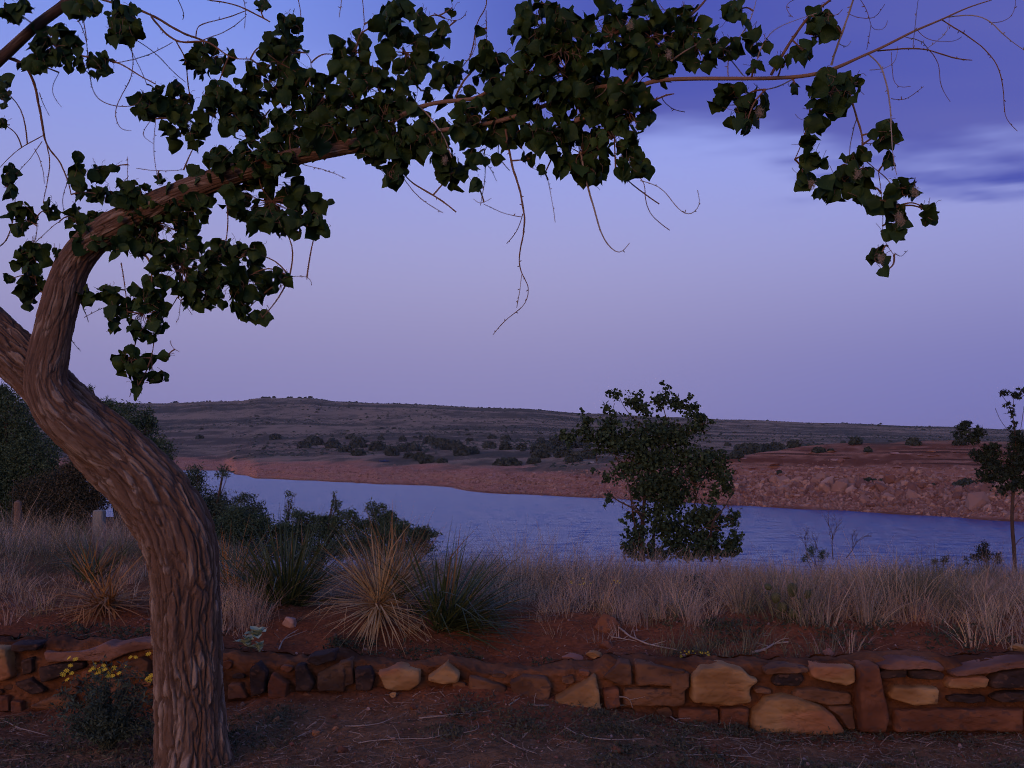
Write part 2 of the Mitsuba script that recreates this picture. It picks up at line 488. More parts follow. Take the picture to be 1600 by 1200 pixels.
for px_, ys_, pts_ in PROF:
    ds = float(depth_of(ys_))
    dd = np.array([60, ds-25, ds]+[a for a, b in pts_]+[1750, 2600, 4200], float)
    zz = [WZ-7, WZ-3, WZ]+[float(P(800, b, a)[2]) for a, b in pts_]
    zz += [zz[-1]-4, zz[-1]-45, zz[-1]-70]
    HTAB.append(PchipInterpolator(dd, zz)(HD))
HTAB = np.array(HTAB)


def hill_z(x, y, fine=True):
    x, y = np.broadcast_arrays(np.asarray(x, float), np.asarray(y, float))
    px = np.clip(px_at(x, y), HPX[0], HPX[-1]-1)
    i = np.clip(np.searchsorted(HPX, px, 'right')-1, 0, len(HPX)-2)
    t = (px-HPX[i])/(HPX[i+1]-HPX[i])
    t = t*t*(3-2*t)
    k = np.clip((np.log(y)-math.log(90))/(math.log(4200)-math.log(90))*899, 0, 898.999)
    k0 = k.astype(int)
    g = k-k0
    z = (HTAB[i, k0]*(1-g)+HTAB[i, k0+1]*g)*(1-t)+(HTAB[i+1, k0]*(1-g)+HTAB[i+1, k0+1]*g)*t
    q = np.stack([x, y, x*0], -1)
    above = np.clip((z-WZ)/2.0, 0, 1)*np.clip((1450-y)/300, 0, 1)
    z = z+np.clip((z-WZ+1.5)/3, 0, 1)*0.55*(meshkit.fbm(q*0.11, 4, 2)-0.5)
    amp = np.interp(y, [100, 300, 700, 1400], [1.3, 1.0, 0.8, 1.0])
    z = z+above*amp*(meshkit.fbm(q*np.interp(y, [100, 300, 1400], [0.09, 0.05, 0.018])[..., None], 4, 7)-0.5)
    if fine:
        bluff = np.clip((x-20)/25, 0, 1)*np.clip((240-y)/25, 0, 1)*above
        # ledges of harder rock
        zl = z-WZ+0.7*meshkit.fbm(q*0.15, 3, 21)
        step = zl/1.35
        z = z+bluff*1.0*(np.floor(step)+np.clip((step-np.floor(step)-0.25)/0.5, 0, 1)-step)*np.clip((zl-2)/2, 0, 1)
        rough = np.clip(1-(z-WZ-6)/8, 0.15, 1)*np.clip((420-y)/120, 0, 1)
        z = z+above*rough*(0.8*(meshkit.fbm(q*0.7, 3, 31)-0.5))
    return z


hu = np.r_[np.linspace(-1.6, -0.62, 24)[:-1], np.linspace(-0.62, 0.62, 560), np.linspace(0.62, 1.6, 24)[1:]]
hd = np.r_[np.exp(np.linspace(math.log(118), math.log(320), 210))[:-1], np.exp(np.linspace(math.log(320), math.log(4200), 190))]
HU, HY = np.meshgrid(hu, hd)
HX = HU*HY
structure('hills', mikit.ply((np.stack([HX, HY, hill_z(HX, HY)], -1).reshape(-1, 3), grid_faces(len(hd), len(hu))), 'mat_hill', True),
          'red rocky shore, scrub plain and long low mesa beyond the lake', 'hills')
DS = np.exp(np.linspace(math.log(125), math.log(1600), 1500))


def on_hill(px, py):
    """The first place on the far shore that the ray through the pixel meets."""
    x = (px-800)/1573.0*DS
    s = P(px, py, 1.0)[2]-EYE
    hit = np.nonzero(hill_z(x, DS, False) >= EYE+s*DS)[0]
    d = DS[hit[0]] if len(hit) else 1400.0
    return np.array([(px-800)/1573.0*d, d, float(hill_z((px-800)/1573.0*d, d))])


def shrub_proto(seed, kind=0):
    g = np.random.default_rng(seed)
    b = MB()
    n = 420
    c = sph(n, g)*g.uniform(0.55, 1.0, (n, 1))
    c[:, 2] = np.abs(c[:, 2])*[0.9, 0.75, 1.25][kind]
    lob = 1+0.55*(meshkit.fbm(c*1.6+seed*3.3, 2, seed)-0.5)
    c = c*lob[:, None]*[0.5, 0.55, 0.42][kind]+[0, 0, 0.08]
    Rm = rot_to(unit(c+0.6*sph(n, g)), g.uniform(0, 6.28, n))
    q = np.array([[-.5, -.4, 0], [.5, -.3, 0.1], [.35, .5, -0.05], [-.4, .45, 0.1]])
    b.add(*bulk((q, np.array([[0, 1, 2], [0, 2, 3]])), Rm, c, g.uniform(0.09, 0.2, n)))
    b.add(*tube([[0, 0, -0.15], [0.02, 0, 0.15], [0.05, 0.03, 0.4]], [0.035, 0.03, 0.01], 4))
    return b.ply('mat_juniper')


SHRUBS = [shrub_proto(s, k) for s, k in ((1, 0), (2, 0), (3, 1), (4, 1), (5, 2), (6, 2), (7, 0))]


def far_shrub(p, w, label, cat='shrub', group=None, name='far_shrub', tall=1.0):
    k = thing(name, label, cat, group)
    scene[k] = {**SHRUBS[R.integers(len(SHRUBS))], 'to_world': T4().translate([p[0], p[1], p[2]-0.06*w]).rotate([0, 0, 1], float(R.uniform(0, 360))).scale([w, w, w*tall])}


# the ones that stand out: px, py of the foot, width in px
G_BLUFF = 'dark round shrubs on the bluff'
for px_, py_, w_, lab in [(1337, 694, 22, 'round dark shrub on the crest of the red bluff, left one of two there'), (1427, 694, 25, 'broad dark shrub on the crest of the red bluff, left of the sapling'),
                       (1500, 696, 26, 'low dark shrub on the bluff just behind the sapling leaves'), (1240, 700, 24, 'dark shrub at the top left end of the red bluff'),
                       (1279, 708, 21, 'dark shrub just under the bluff crest, in the middle of a close row'), (1298, 706, 13, 'small dark shrub right of the close row under the bluff crest'),
                       (1212, 703, 26, 'spreading dark shrub on the left shoulder of the bluff'), (1356, 709, 16, 'lone small shrub part way down the bluff'),
                       (1358, 755, 24, 'grey green shrub among the pale rocks of the bluff'), (1377, 755, 15, 'smaller grey green shrub beside the one among the pale rocks'),
                       (1507, 759, 30, 'low grey bush on the rocks below the sapling crown'), (1217, 741, 13, 'upright dark bush on the left flank of the bluff'), (1320, 752, 12, 'tiny bush on the rocky bluff left of the grey green pair'),
                       (1457, 758, 9, 'thin bush on the rocky bluff right of the grey green pair'), (1137, 697, 12, 'small dark shrub on the plain just right of the young cottonwood')]:
    p_ = on_hill(px_, py_)
    far_shrub(p_, w_/1570*p_[1], lab, 'shrub')
RANK = 'first second third fourth fifth sixth seventh eighth ninth tenth eleventh twelfth thirteenth fourteenth fifteenth sixteenth'.split()
for i_, (px_, py_, w_) in enumerate(sorted([(769, 686, 15), (790, 688, 17), (733, 689, 12), (657, 684, 8), (629, 690, 16), (595, 687, 12), (549, 686, 17), (430, 687, 20), (312, 686, 14), (845, 690, 14), (862, 690, 9)])):
    p_ = on_hill(px_, py_)
    far_shrub(p_, w_/1570*p_[1], f'round dark shrub standing out on the plain beyond the lake, {RANK[i_]} from the left', 'shrub', 'round shrubs on the far plain')
for px_, py_, w_ in [(690, 700, 26), (672, 693, 20), (708, 703, 28), (640, 705, 26), (655, 720, 20), (722, 712, 24), (735, 710, 22), (765, 700, 18), (790, 703, 20), (815, 703, 16), (850, 708, 34), (868, 702, 30),
                       (835, 724, 18), (800, 727, 22), (785, 726, 20), (668, 724, 22), (690, 723, 14), (880, 714, 26), (845, 716, 24), (895, 722, 24), (560, 700, 26), (590, 704, 24), (520, 700, 22), (490, 696, 26), (475, 700, 18),
                       (612, 712, 22), (540, 706, 18), (640, 716, 16), (905, 700, 30), (560, 712, 18), (625, 706, 18), (915, 716, 24), (1165, 710, 30), (1180, 707, 24), (1195, 706, 22), (1150, 716, 20)]:
    p_ = on_hill(px_, py_)
    far_shrub(p_, 1.25*w_/1570*p_[1], 'dark green thicket shrub in the belt along the far shore', 'shrub', 'thicket shrubs along the far shore')
for i_, (px_, w_) in enumerate(sorted([(410, 7), (414, 5), (419, 6), (427, 7), (450, 6), (454, 6), (467, 6), (476, 5), (484, 8), (273, 8), (317, 3), (322, 4), (232, 5), (556, 3), (777, 3), (1377, 5)])):
    d_ = 1385.0
    x_ = (px_-800)/1573*d_
    far_shrub([x_, d_, float(hill_z(x_, d_))+1.2], w_/1570*d_, f'tiny dark tree on the skyline of the mesa, {RANK[i_]} from the left', 'tree', 'trees on the mesa skyline', 'skyline_tree', 0.85)
k_ = 0
while k_ < 205:
    px_, d_ = R.uniform(180, 1640), math.exp(R.uniform(math.log(250), math.log(1250)))
    x_ = (px_-800)/1573*d_
    z_ = float(hill_z(x_, d_))
    if z_ < -3.5 or meshkit.fbm(np.array([x_*0.014, d_*0.008, 0]), 3, 44) < 0.46:
        continue
    w_ = R.uniform(1.2, 3.4)*(1 if d_ < 600 else 1.3)
    far_shrub([x_, d_, z_], w_, 'dark low shrub scattered over the slope below the mesa', 'shrub', 'shrubs on the slope below the mesa', 'slope_shrub', R.uniform(0.6, 0.95))
    k_ += 1
# the scrub that nobody could count
b_ = MB()
n_ = 26000
px_, d_ = R.uniform(-200, 1900, n_), np.exp(R.uniform(math.log(230), math.log(1400), n_))
x_ = (px_-800)/1573*d_
z_ = hill_z(x_, d_)
ok_ = (z_ > -4.0) & (meshkit.fbm(np.stack([x_*0.010, d_*0.012, x_*0], -1), 3, 61)+R.uniform(-0.10, 0.10, n_) > 0.49)
x_, d_, z_ = x_[ok_], d_[ok_], z_[ok_]
oc = np.array([[1, 0, 0], [0, 1, 0], [-1, 0, 0], [0, -1, 0], [0.1, 0, 1], [0.6, 0.6, .62], [-.6, .6, .6], [-.6, -.6, .66], [.6, -.6, .6]], float)
of = np.array([[0, 5, 8], [0, 1, 5], [1, 6, 5], [1, 2, 6], [2, 7, 6], [2, 3, 7], [3, 8, 7], [3, 0, 8], [5, 6, 4], [6, 7, 4], [7, 8, 4], [8, 5, 4]])
s_ = (0.25+0.9*R.random(len(x_))**2.5)*np.interp(d_, [200, 1400], [0.9, 1.9])
b_.add(*bulk((oc, of), rot_to(np.tile([0, 0, 1.0], (len(x_), 1))+0.2*sph(len(x_)), R.uniform(0, 6, len(x_))), np.stack([x_, d_, z_-0.1*s_], -1), np.stack([s_, s_, s_*R.uniform(0.5, 1, len(x_))], -1)))
k_ = thing('scrub', 'low dark scrub dotting the plain and slope beyond the lake', 'scrub', kind='stuff')
scene[k_] = b_.ply('mat_juniper')

# rocks of the far shore: the large ones one by one, the rubble as one mass
ROCKS = [mikit.ply(rock(1, s, 0.4, R.uniform(0.55, 0.85)), 'mat_far_rock') for s in range(8)]
for i_ in range(130):
    if i_ < 95:
        px_, py_ = R.uniform(1150, 1640), R.normal(752, 13)
    else:
        px_, py_ = R.uniform(560, 1150), None
    if py_ is None:
        py_ = np.interp(px_, [560, 800, 930, 1150], [740, 752, 756, 765])+R.normal(0, 7)
    p_ = on_hill(px_, py_)
    s_ = R.uniform(3.5, 8.5)/1570*p_[1] if i_ < 95 else R.uniform(2.5, 5)/1570*p_[1]
    flat_ = i_ < 40
    if flat_:
        p_ = on_hill(R.uniform(1160, 1640), R.uniform(704, 742))
        s_ = R.uniform(5, 13)/1570*p_[1]
    k_ = thing('shore_boulder', *(('flat red ledge rock jutting from the upper slope of the bluff', 'rock', 'ledge rocks on the bluff') if flat_ else ('pale pink boulder among the rubble of the far red shore', 'boulder', 'boulders on the far shore')))
    scene[k_] = {**ROCKS[i_ % 8], 'to_world': T4().translate([p_[0], p_[1], p_[2]+0.1*s_]).rotate([0, 0, 1], float(R.uniform(-25, 25) if flat_ else R.uniform(0, 360))).rotate([1, 0, 0], float(R.uniform(-12, 12))).scale([s_, s_*R.uniform(.6, 1), s_*(R.uniform(.14, .3) if flat_ else R.uniform(.6, 1))])}
b_ = MB()
n_ = 17000
px_ = R.uniform(250, 2000, n_)
t_ = R.beta(1.0, 1.9, n_)
dsh = depth_of(np.interp(px_, [p[0] for p in PROF], [p[1] for p in PROF]))
d_ = dsh*(1.0+t_*np.interp(px_, [400, 900, 1150, 1600], [0.32, 0.30, 0.20, 0.19]))
x_ = (px_-800)/1573*d_
z_ = hill_z(x_, d_)
s_ = np.exp(R.normal(-1.55, 0.5, n_)+0.95*np.exp(-((t_-0.42)/0.22)**2)*(px_ > 1050))*np.interp(px_, [400, 700, 1000, 1200], [0.8, 1, 1, 1.15])
v8, f8 = rock(0, 3, 0.3, 0.8)
k8 = np.array_split(np.arange(n_), 4)
for j_, kk in enumerate(k8):
    b_.add(*bulk(rock(0, 20+j_, 0.35, 0.75), rot_to(sph(len(kk)), R.uniform(0, 6, len(kk))), np.stack([x_, d_, z_+0.05*s_], -1)[kk], s_[kk][:, None]*R.uniform(0.6, 1.2, (len(kk), 3))), np.repeat(np.array([[0.155, 0.066, 0.040]])+np.array([[0.20, 0.135, 0.092]])*R.random((len(kk), 1))**1.6, 12, 0))
k_ = thing('shore_rubble', 'pink broken rock covering the far shore down to the waterline', 'rubble', kind='stuff')
scene[k_] = b_.ply('mat_vc', False, True)

# a white boulder and a dark blue boat, tiny on the far shore
import trimesh
def bev(sx, sy, sz, c, e=0.06):
    from manifold3d import Manifold
    pts = []
    for dx in (-1, 1):
        for dy in (-1, 1):
            for dz in (-1, 1):
                for ax in range(3):
                    q = np.array([sx/2-e, sy/2-e, sz/2-e])*[dx, dy, dz]
                    q[ax] += e*[dx, dy, dz][ax]
                    pts.append(q+c)
    m = Manifold.hull_points(np.array(pts)).to_mesh()
    return m.vert_properties[:, :3], m.tri_verts


p_ = on_hill(925, 724)
k_ = thing('white_boulder', 'small white boulder on the far shore at the left edge of the young cottonwood', 'boulder')
scene[k_] = {**ROCKS[2], 'bsdf': {'type': 'ref', 'id': 'mat_concrete'}, 'to_world': T4().translate([p_[0], p_[1], p_[2]+0.2]).scale([1.0, 0.7, 0.55])}
p_ = on_hill(600, 722)
k_ = thing('boat', 'dark blue boat pulled up on the far shore below the shrubs', 'boat')
u_ = np.linspace(-1, 1, 15)
hull = []
for a in np.linspace(0, math.pi, 9):
    hull.append(np.stack([u_*2.0, -np.cos(a)*0.75*np.sqrt(np.clip(1-u_**4, 0.02, 1)), 0.55+0.12*u_**2-0.5*np.sin(a)*np.sqrt(np.clip(1-u_**4, 0.02, 1))], -1))
part(k_, 'hull', mikit.ply((np.array(hull).reshape(-1, 3)+p_+[0, 0, 0.05], grid_faces(9, 15)), 'mat_blue', 50))
m_ = MB()
m_.add(*bev(0.7, 0.9, 0.4, p_+np.array([0.3, 0, 0.75]), 0.08))
part(k_, 'cabin', m_.ply('mat_blue'))

# ------------------------------------------------------------------ stone wall: mud mortar body and its stones
WALL = thing('stone_wall', 'low retaining wall of tan, red and dark stones set in red mud mortar', 'wall')
wx = np.linspace(-4.2, 4.2, 900)
rows = [(0, h) for h in np.linspace(-0.2, 0.9, 34)]+[(0.005, .93), (0.015, .965), (0.03, .985), (0.055, .995), (0.08, 1.0), (0.11, 1.0), (0.14, 1.0), (0.18, .99), (0.24, 0.97), (0.3, 0.8), (0.3, 0.0)]
V = []
for dy, h in rows:
    zb, zt = wall_base(wx), wall_top(wx)
    V.append(np.stack([wx, wall_y(wx)+dy, zb+(zt-zb)*h if h >= 0 else zb+h], -1))
V = np.array(V)
V[..., 1] += 0.022+0.075*(meshkit.fbm(V*[5, 5, 9], 4, 12)-0.5)+0.05*(meshkit.fbm(V*26, 3, 2)-0.5)
V[..., 2] += 0.10*(meshkit.fbm(V*[9, 9, 5], 4, 15)-0.5)*(np.array([h for _, h in rows]) > 0.9)[:, None]
part(WALL, 'mortar', mikit.ply((V.reshape(-1, 3), grid_faces(len(rows), len(wx))[:, ::-1]), 'mat_mortar', True), 'uneven red mud mortar')


def stone(poly, depth, seed):
    """A stone from its outline on the wall's face (px, py): a low dome with chipped edges, deep enough to sit in the mortar."""
    from shapely.geometry import Polygon
    pg = Polygon(poly).buffer(-2.2, join_style=1).buffer(2.2, join_style=1)
    if pg.is_empty or pg.geom_type != 'Polygon':
        pg = Polygon(poly)
    ring = pg.exterior
    n = max(28, int(ring.length/5))
    pts = np.array([ring.interpolate(t, normalized=True).coords[0] for t in np.arange(n)/n])
    c = np.array(pg.representative_point().coords[0])*0.4+np.array(pg.centroid.coords[0])*0.6
    rad = math.sqrt(pg.area)
    out = []
    for sc, pr in ((1.0, -0.10), (1.0, 0.012), (0.99, 0.45), (0.965, 0.78), (0.91, 0.93), (0.78, 0.98), (0.62, 1.0), (0.45, 1.0), (0.22, 1.0)):
        q = c+(pts-c)*sc
        x0 = (q[:, 0]-800)/1573
        y = 6.02/(1+0.045*x0)
        v = P(q[:, 0], q[:, 1], y)
        off = depth*pr if pr > 0 else pr
        nz = meshkit.fbm(v*[14, 14, 14]+seed*5.1, 4, seed)-0.5
        nl = meshkit.fbm(v*[4, 4, 5]+seed*3.1, 2, seed+3)-0.5
        v[:, 1] -= off+(0.034*nz+0.05*nl*pr if pr > 0.2 else 0)
        if pr > 0:
            v[:, 0] += 0.016*nz
            v[:, 2] += 0.016*(meshkit.fbm(v*16, 2, seed+9)-0.5)
        out.append(v)
    v = np.vstack(out+[out[-1].mean(0)[None]])
    m = len(out)
    i, j = np.meshgrid(np.arange(m-1), np.arange(n), indexing='ij')
    j2 = (j+1) % n
    q = np.stack([i*n+j, i*n+j2, (i+1)*n+j2, (i+1)*n+j], -1).reshape(-1, 4)
    f = np.vstack([q[:, [0, 1, 2]], q[:, [0, 2, 3]], np.stack([(m-1)*n+np.arange(n), (m-1)*n+(np.arange(n)+1) % n, np.full(n, m*n)], 1)])
    t = trimesh.Trimesh(v, f, process=False)
    if t.volume < 0:
        t.invert()
    return t


STONES = """
8 t 55,760 100,715 200,700 290,720 330,760 375,770 330,800 320,830 335,870 240,895 150,885 55,870 .075
8 d 430,780 450,745 560,740 580,760 550,800 440,800 .035
8 t 600,730 620,705 810,710 812,780 770,800 640,770 605,755 .05
8 b 385,722 470,706 590,710 592,735 560,736 450,740 400,750 .05
8 b 520,850 540,815 640,810 800,840 800,885 700,890 600,868 .04
8 t 340,920 400,850 470,840 560,850 650,890 710,930 750,985 765,1010 640,1020 400,1010 330,1000 .085
8 b 670,897 710,895 798,892 812,1000 775,1005 735,935 .04
8 r 820,760 830,700 905,695 915,750 945,860 955,950 940,1010 830,1012 818,880 .09
8 d 920,740 960,725 1050,725 1053,760 930,768 .03
8 d 1060,730 1180,725 1225,750 1215,772 1070,768 .035
8 t 1230,790 1250,762 1340,757 1425,760 1415,803 1300,815 1235,810 .05
8 d 1420,780 1460,737 1600,710 1640,720 1700,740 1690,800 1500,815 1430,805 .055
8 t 965,830 985,805 1190,808 1192,880 1080,888 970,855 .055
8 d 1240,855 1280,845 1410,850 1415,878 1250,878 .035
8 d 1440,855 1500,830 1640,830 1680,850 1660,875 1470,878 .04
8 r 990,910 1590,908 1592,1010 990,1012 .035
8 r 0,908 180,905 185,1000 0,1000 .03
8 r 192,905 320,902 322,1000 192,1000 .03
8 p 915,705 1000,676 1100,678 1200,690 1230,738 1180,720 1050,720 920,722 .06
8 p 1240,735 1420,698 1560,676 1700,676 1690,702 1600,705 1450,732 1340,748 1250,756 .065
8 b -40,745 48,737 45,800 0,850 -40,850 .04
8 b 340,815 380,805 425,815 420,838 350,835 .03
8 r 1604,910 1800,905 1800,1010 1604,1010 .035
7 d 75,720 150,715 165,760 155,820 80,820 .04
7 t 180,730 280,708 380,728 375,790 330,820 215,815 205,780 .06
7 t 400,765 500,695 560,740 555,780 480,785 .07
7 r 365,860 400,820 590,830 620,860 590,885 450,885 .05
7 b 600,750 740,790 778,812 760,850 680,855 600,820 .055
7 b 790,780 850,750 960,760 985,800 970,870 870,880 800,840 .05
7 t 1000,855 1190,745 1212,900 1225,935 1080,915 1000,880 .085
7 r 1215,820 1288,805 1300,890 1232,910 .05
7 b 1240,740 1300,690 1355,700 1350,800 1290,795 1215,760 .045
7 b 1370,692 1600,732 1600,800 1370,795 .04
7 b 1315,812 1600,812 1600,895 1312,890 .035
7 b 0,690 60,680 72,790 20,810 -10,790 .04
6 t -40,615 45,625 75,760 40,775 -40,780 .06
6 d 60,605 195,605 185,635 65,640 .05
6 d 110,680 160,670 160,740 115,755 .03
6 p 205,640 290,650 400,640 500,600 540,610 640,590 760,590 760,615 600,650 520,690 400,680 220,690 .06
6 d 180,720 280,697 400,690 400,720 280,760 200,790 .035
6 d 70,790 150,760 220,830 150,842 .03
6 b 130,900 260,845 350,850 330,920 .045
6 r -10,850 50,850 52,920 -10,920 .04
6 r 62,870 110,870 112,925 60,925 .04
6 r 1062,790 1120,790 1155,860 1060,862 .05
6 d 1163,720 1200,690 1243,730 1233,830 1168,850 .05
6 r 1247,795 1265,740 1340,780 1335,855 1250,855 .06
6 d 1372,705 1418,700 1463,790 1440,830 1372,830 .045
6 d 1425,690 1440,660 1560,640 1555,680 1470,705 .06
6 b 1472,740 1560,703 1600,690 1602,830 1472,820 .04
6 b 560,700 660,670 700,690 690,760 580,770 .04
6 b 420,800 520,760 600,790 560,850 440,850 .04
6 r 800,700 1000,690 1010,770 810,790 .04
6 r 380,900 520,860 640,870 640,930 400,930 .04
"""
WHAT = {'t': 'tan stone', 'd': 'dark brown, nearly black stone', 'r': 'red brown stone', 'b': 'brown stone', 'p': 'pinkish coping stone'}
MATS = {'t': 'mat_tan', 'd': 'mat_dark', 'r': 'mat_red', 'b': 'mat_brown', 'p': 'mat_pink'}
OFF = {'8': (1060, 800), '7': (530, 800), '6': (0, 800), '1': (0, 0), '2': (530, 0), '3': (1060, 0), '4': (0, 350), '5': (0, 600)}
for i_, line in enumerate(STONES.strip().split('\n')):
    w = line.split()
    poly = np.array([[float(a) for a in q.split(',')] for q in w[2:-1]])/2.963+OFF[w[0]]
    part(WALL, 'stone', mikit.ply(stone(poly, float(w[-1]), i_), MATS[w[1]], 55), WHAT[w[1]] if w[1] != 'b' else None)

# small chinking stones pressed into the mortar between the large ones
from shapely.geometry import Polygon as Pg, Point
from shapely.ops import unary_union
big = unary_union([Pg(np.array([[float(a) for a in q.split(',')] for q in l.split()[2:-1]])/2.963+OFF[l[0]]).buffer(0) for l in STONES.strip().split('\n')])
g_ = np.random.default_rng(77)
made = []
for _ in range(6000):
    if len(made) > 26:
        break
    px_ = g_.uniform(-20, 1630)
    py_ = g_.uniform(np.interp(px_, *TOP_PX.T)+4, np.interp(px_, *BASE_PX.T)-2)
    rx_, ry_ = g_.uniform(7, 20), g_.uniform(4, 9)
    a = np.arange(9)*2*np.pi/9+g_.uniform(0, 1)
    rr = g_.uniform(0.7, 1.1, 9)
    pts = np.stack([px_+rx_*rr*np.cos(a), py_+ry_*rr*np.sin(a)], -1)
    pg = Pg(pts)
    if 245 < px_ < 350 or pg.buffer(1.0).intersects(big) or any(pg.intersects(m) for m in made):
        continue
    made.append(pg)
    w = g_.choice(['r', 'b', 'b', 'd', 'r'])
    part(WALL, 'stone', mikit.ply(stone(pts, g_.uniform(0.008, 0.024), 200+len(made)), MATS[w], 55))
# ------------------------------------------------------------------ the cottonwood
TREE = thing('cottonwood_tree', 'large leaning cottonwood with rough brown bark, its leafy limb arching over the whole view', 'tree')


def dm(px):
    """How far off the limb stands: it leans towards the viewer as it reaches right."""
    return np.interp(px, [-150, 60, 140, 330, 600, 850, 1050, 1300, 1650], [5.15, 5.02, 4.95, 4.7, 4.35, 4.05, 3.85, 3.7, 3.62])


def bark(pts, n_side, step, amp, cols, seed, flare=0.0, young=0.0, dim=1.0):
    """A limb along pts (px, py, depth, radius in px) with furrowed bark: plates drawn out along the limb, cut by deep cracks."""
    pts = np.array(pts, float)
    p3 = P(pts[:, 0], pts[:, 1], pts[:, 2])
    rad = pts[:, 3]/1570*pts[:, 2]
    L = np.linalg.norm(np.diff(p3, axis=0), axis=1).sum()
    n = int(L/step)
    c = spline(np.c_[p3, rad], n)
    p, r = c[:, :3], c[:, 3]
    s = np.r_[0, np.cumsum(np.linalg.norm(np.diff(p, axis=0), axis=1))]
    t, A, B = frames(p)
    th = np.arange(n_side)*2*np.pi/n_side
    S, TH = np.meshgrid(s, th, indexing='ij')
    ring = np.stack([np.cos(TH), np.sin(TH), S*0], -1)
    q = ring*1.0+np.stack([S*0, S*0, S*2.0], -1)
    g = np.random.default_rng(seed)
    # plate centres on the unrolled bark, wrapped round
    rows = int(L/0.15)+3
    sc = (np.arange(rows)[:, None]+g.uniform(-0.45, 0.45, (rows, cols)))
    cc = (np.arange(cols)[None, :]+g.uniform(-0.42, 0.42, (rows, cols))+0.5*(np.arange(rows)[:, None] % 2))
    tone = g.uniform(0, 1, (rows, cols))
    hgt = g.uniform(0.45, 1.0, (rows, cols))
    seeds = np.stack([sc.ravel(), cc.ravel() % cols], -1)
    all_s = np.vstack([seeds, seeds+[0, cols], seeds-[0, cols]])
    tone, hgt = np.tile(tone.ravel(), 3), np.tile(hgt.ravel(), 3)
    w1 = meshkit.fbm(q*[2.2, 2.2, 1.6]+seed, 3, seed)-0.5
    w2 = meshkit.fbm(q*[5, 5, 4]+seed, 3, seed+4)-0.5
    uu = S/0.15*0.60+1.1*w2+0.6*w1
    vv = TH/(2*np.pi)*cols+1.8*w1+0.9*w2
    fine0 = meshkit.fbm(q*[11, 11, 12]+seed, 3, seed+17)-0.5
    d, k = cKDTree(all_s*[1, 1]).query(np.stack([uu.ravel(), (vv % cols).ravel()], -1), k=2)
    gap = (d[:, 1]-d[:, 0]).reshape(S.shape)
    kk = k[:, 0].reshape(S.shape)
    plate = sstep(0.0, 0.36, gap+0.16*fine0)
    fine = meshkit.fbm(q*[15, 15, 14]+seed, 4, seed+7)-0.5
    streak = meshkit.fbm(np.stack([np.cos(TH)*11, np.sin(TH)*11, S*4], -1), 3, seed+9)-0.5
    ridge = 1-np.abs(2*meshkit.noise(np.stack([np.cos(TH+0.5*w1)*9, np.sin(TH+0.5*w1)*9, S*3+2*w2], -1), seed+2)-1)
    fleck = sstep(0.60, 0.68, meshkit.fbm(np.stack([np.cos(TH+0.3*w1)*10, np.sin(TH+0.3*w1)*10, S*6], -1), 2, seed+13))
    lump = meshkit.fbm(q*[1.3, 1.3, 1.4]+seed, 2, seed+3)-0.5
    scale = np.minimum(1.0, r/0.13)[:, None]
    # small flakes on the plates
    c2, r2 = int(cols*1.7), int(L/0.085)+3
    s2 = np.stack([(np.arange(r2)[:, None]+g.uniform(-0.45, 0.45, (r2, c2))).ravel(), ((np.arange(c2)[None, :]+g.uniform(-0.45, 0.45, (r2, c2))) % c2).ravel()], -1)
    t2 = np.tile(g.random(len(s2)), 3)
    d2, k2 = cKDTree(np.vstack([s2, s2+[0, c2], s2-[0, c2]])).query(np.stack([(S/0.085*0.8+1.2*w2).ravel(), ((TH/(2*np.pi)*c2+3.2*w1+1.4*w2) % c2).ravel()], -1), k=2)
    gap2, t2 = (d2[:, 1]-d2[:, 0]).reshape(S.shape), t2[k2[:, 0]].reshape(S.shape)
    flake = sstep(0.0, 0.30, gap2)*t2
    fleck = sstep(0.80, 0.86, t2)*sstep(0.10, 0.26, gap2)
    disp = amp*scale*(plate*hgt[kk]-0.55+0.7*fine+0.7*streak+0.35*(ridge-0.5)+0.34*flake)+0.10*lump*r[:, None]
    rr = r[:, None]*0.95+disp
    if flare:
        rr = rr*(1+flare*np.exp(-S/0.10)*(1+0.5*np.sin(TH*4+1.0)))
    v = p[:, None]+rr[..., None]*(np.cos(TH)[..., None]*A[:, None]+np.sin(TH)[..., None]*B[:, None])
    low, mid, pale = np.array([0.040, 0.021, 0.012]), np.array([0.100, 0.052, 0.028]), np.array([0.215, 0.148, 0.098])
    tn = np.clip(tone[kk]*0.25-0.05+0.8*streak+0.8*fine+0.35*(t2-0.5)+0.62*fleck, 0, 1)[..., None]
    col = low+(mid+(pale-mid)*tn-low)*(0.25+0.75*sstep(0.0, 0.22, gap+0.2*fine0))[..., None]
    col = col*(1-young)+np.array([0.23, 0.13, 0.078])*young
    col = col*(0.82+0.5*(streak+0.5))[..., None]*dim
    f = []
    i, j = np.meshgrid(np.arange(n-1), np.arange(n_side), indexing='ij')
    j2 = (j+1) % n_side
    f = np.stack([i*n_side+j, (i+1)*n_side+j, (i+1)*n_side+j2, i*n_side+j2], -1).reshape(-1, 4)
    f = np.vstack([f[:, [0, 1, 2]], f[:, [0, 2, 3]]])
    v2 = v.reshape(-1, 3)
    # close the end
    m = len(v2)
    e = (n-1)*n_side
    v2 = np.vstack([v2, p[-1:]])
    f = np.vstack([f, np.stack([e+np.arange(n_side), np.full(n_side, m), e+(np.arange(n_side)+1) % n_side], 1)])
    col = np.vstack([col.reshape(-1, 3), col.reshape(-1, 3)[-1:]])
    tm = trimesh.Trimesh(v2, f, process=False)
    if tm.volume < 0:
        tm.invert()
    SKEL.extend(p[::6].tolist())
    return mikit.ply((v2, np.array(tm.faces)), 'mat_vc', True, color=np.clip(col, 0, 1))


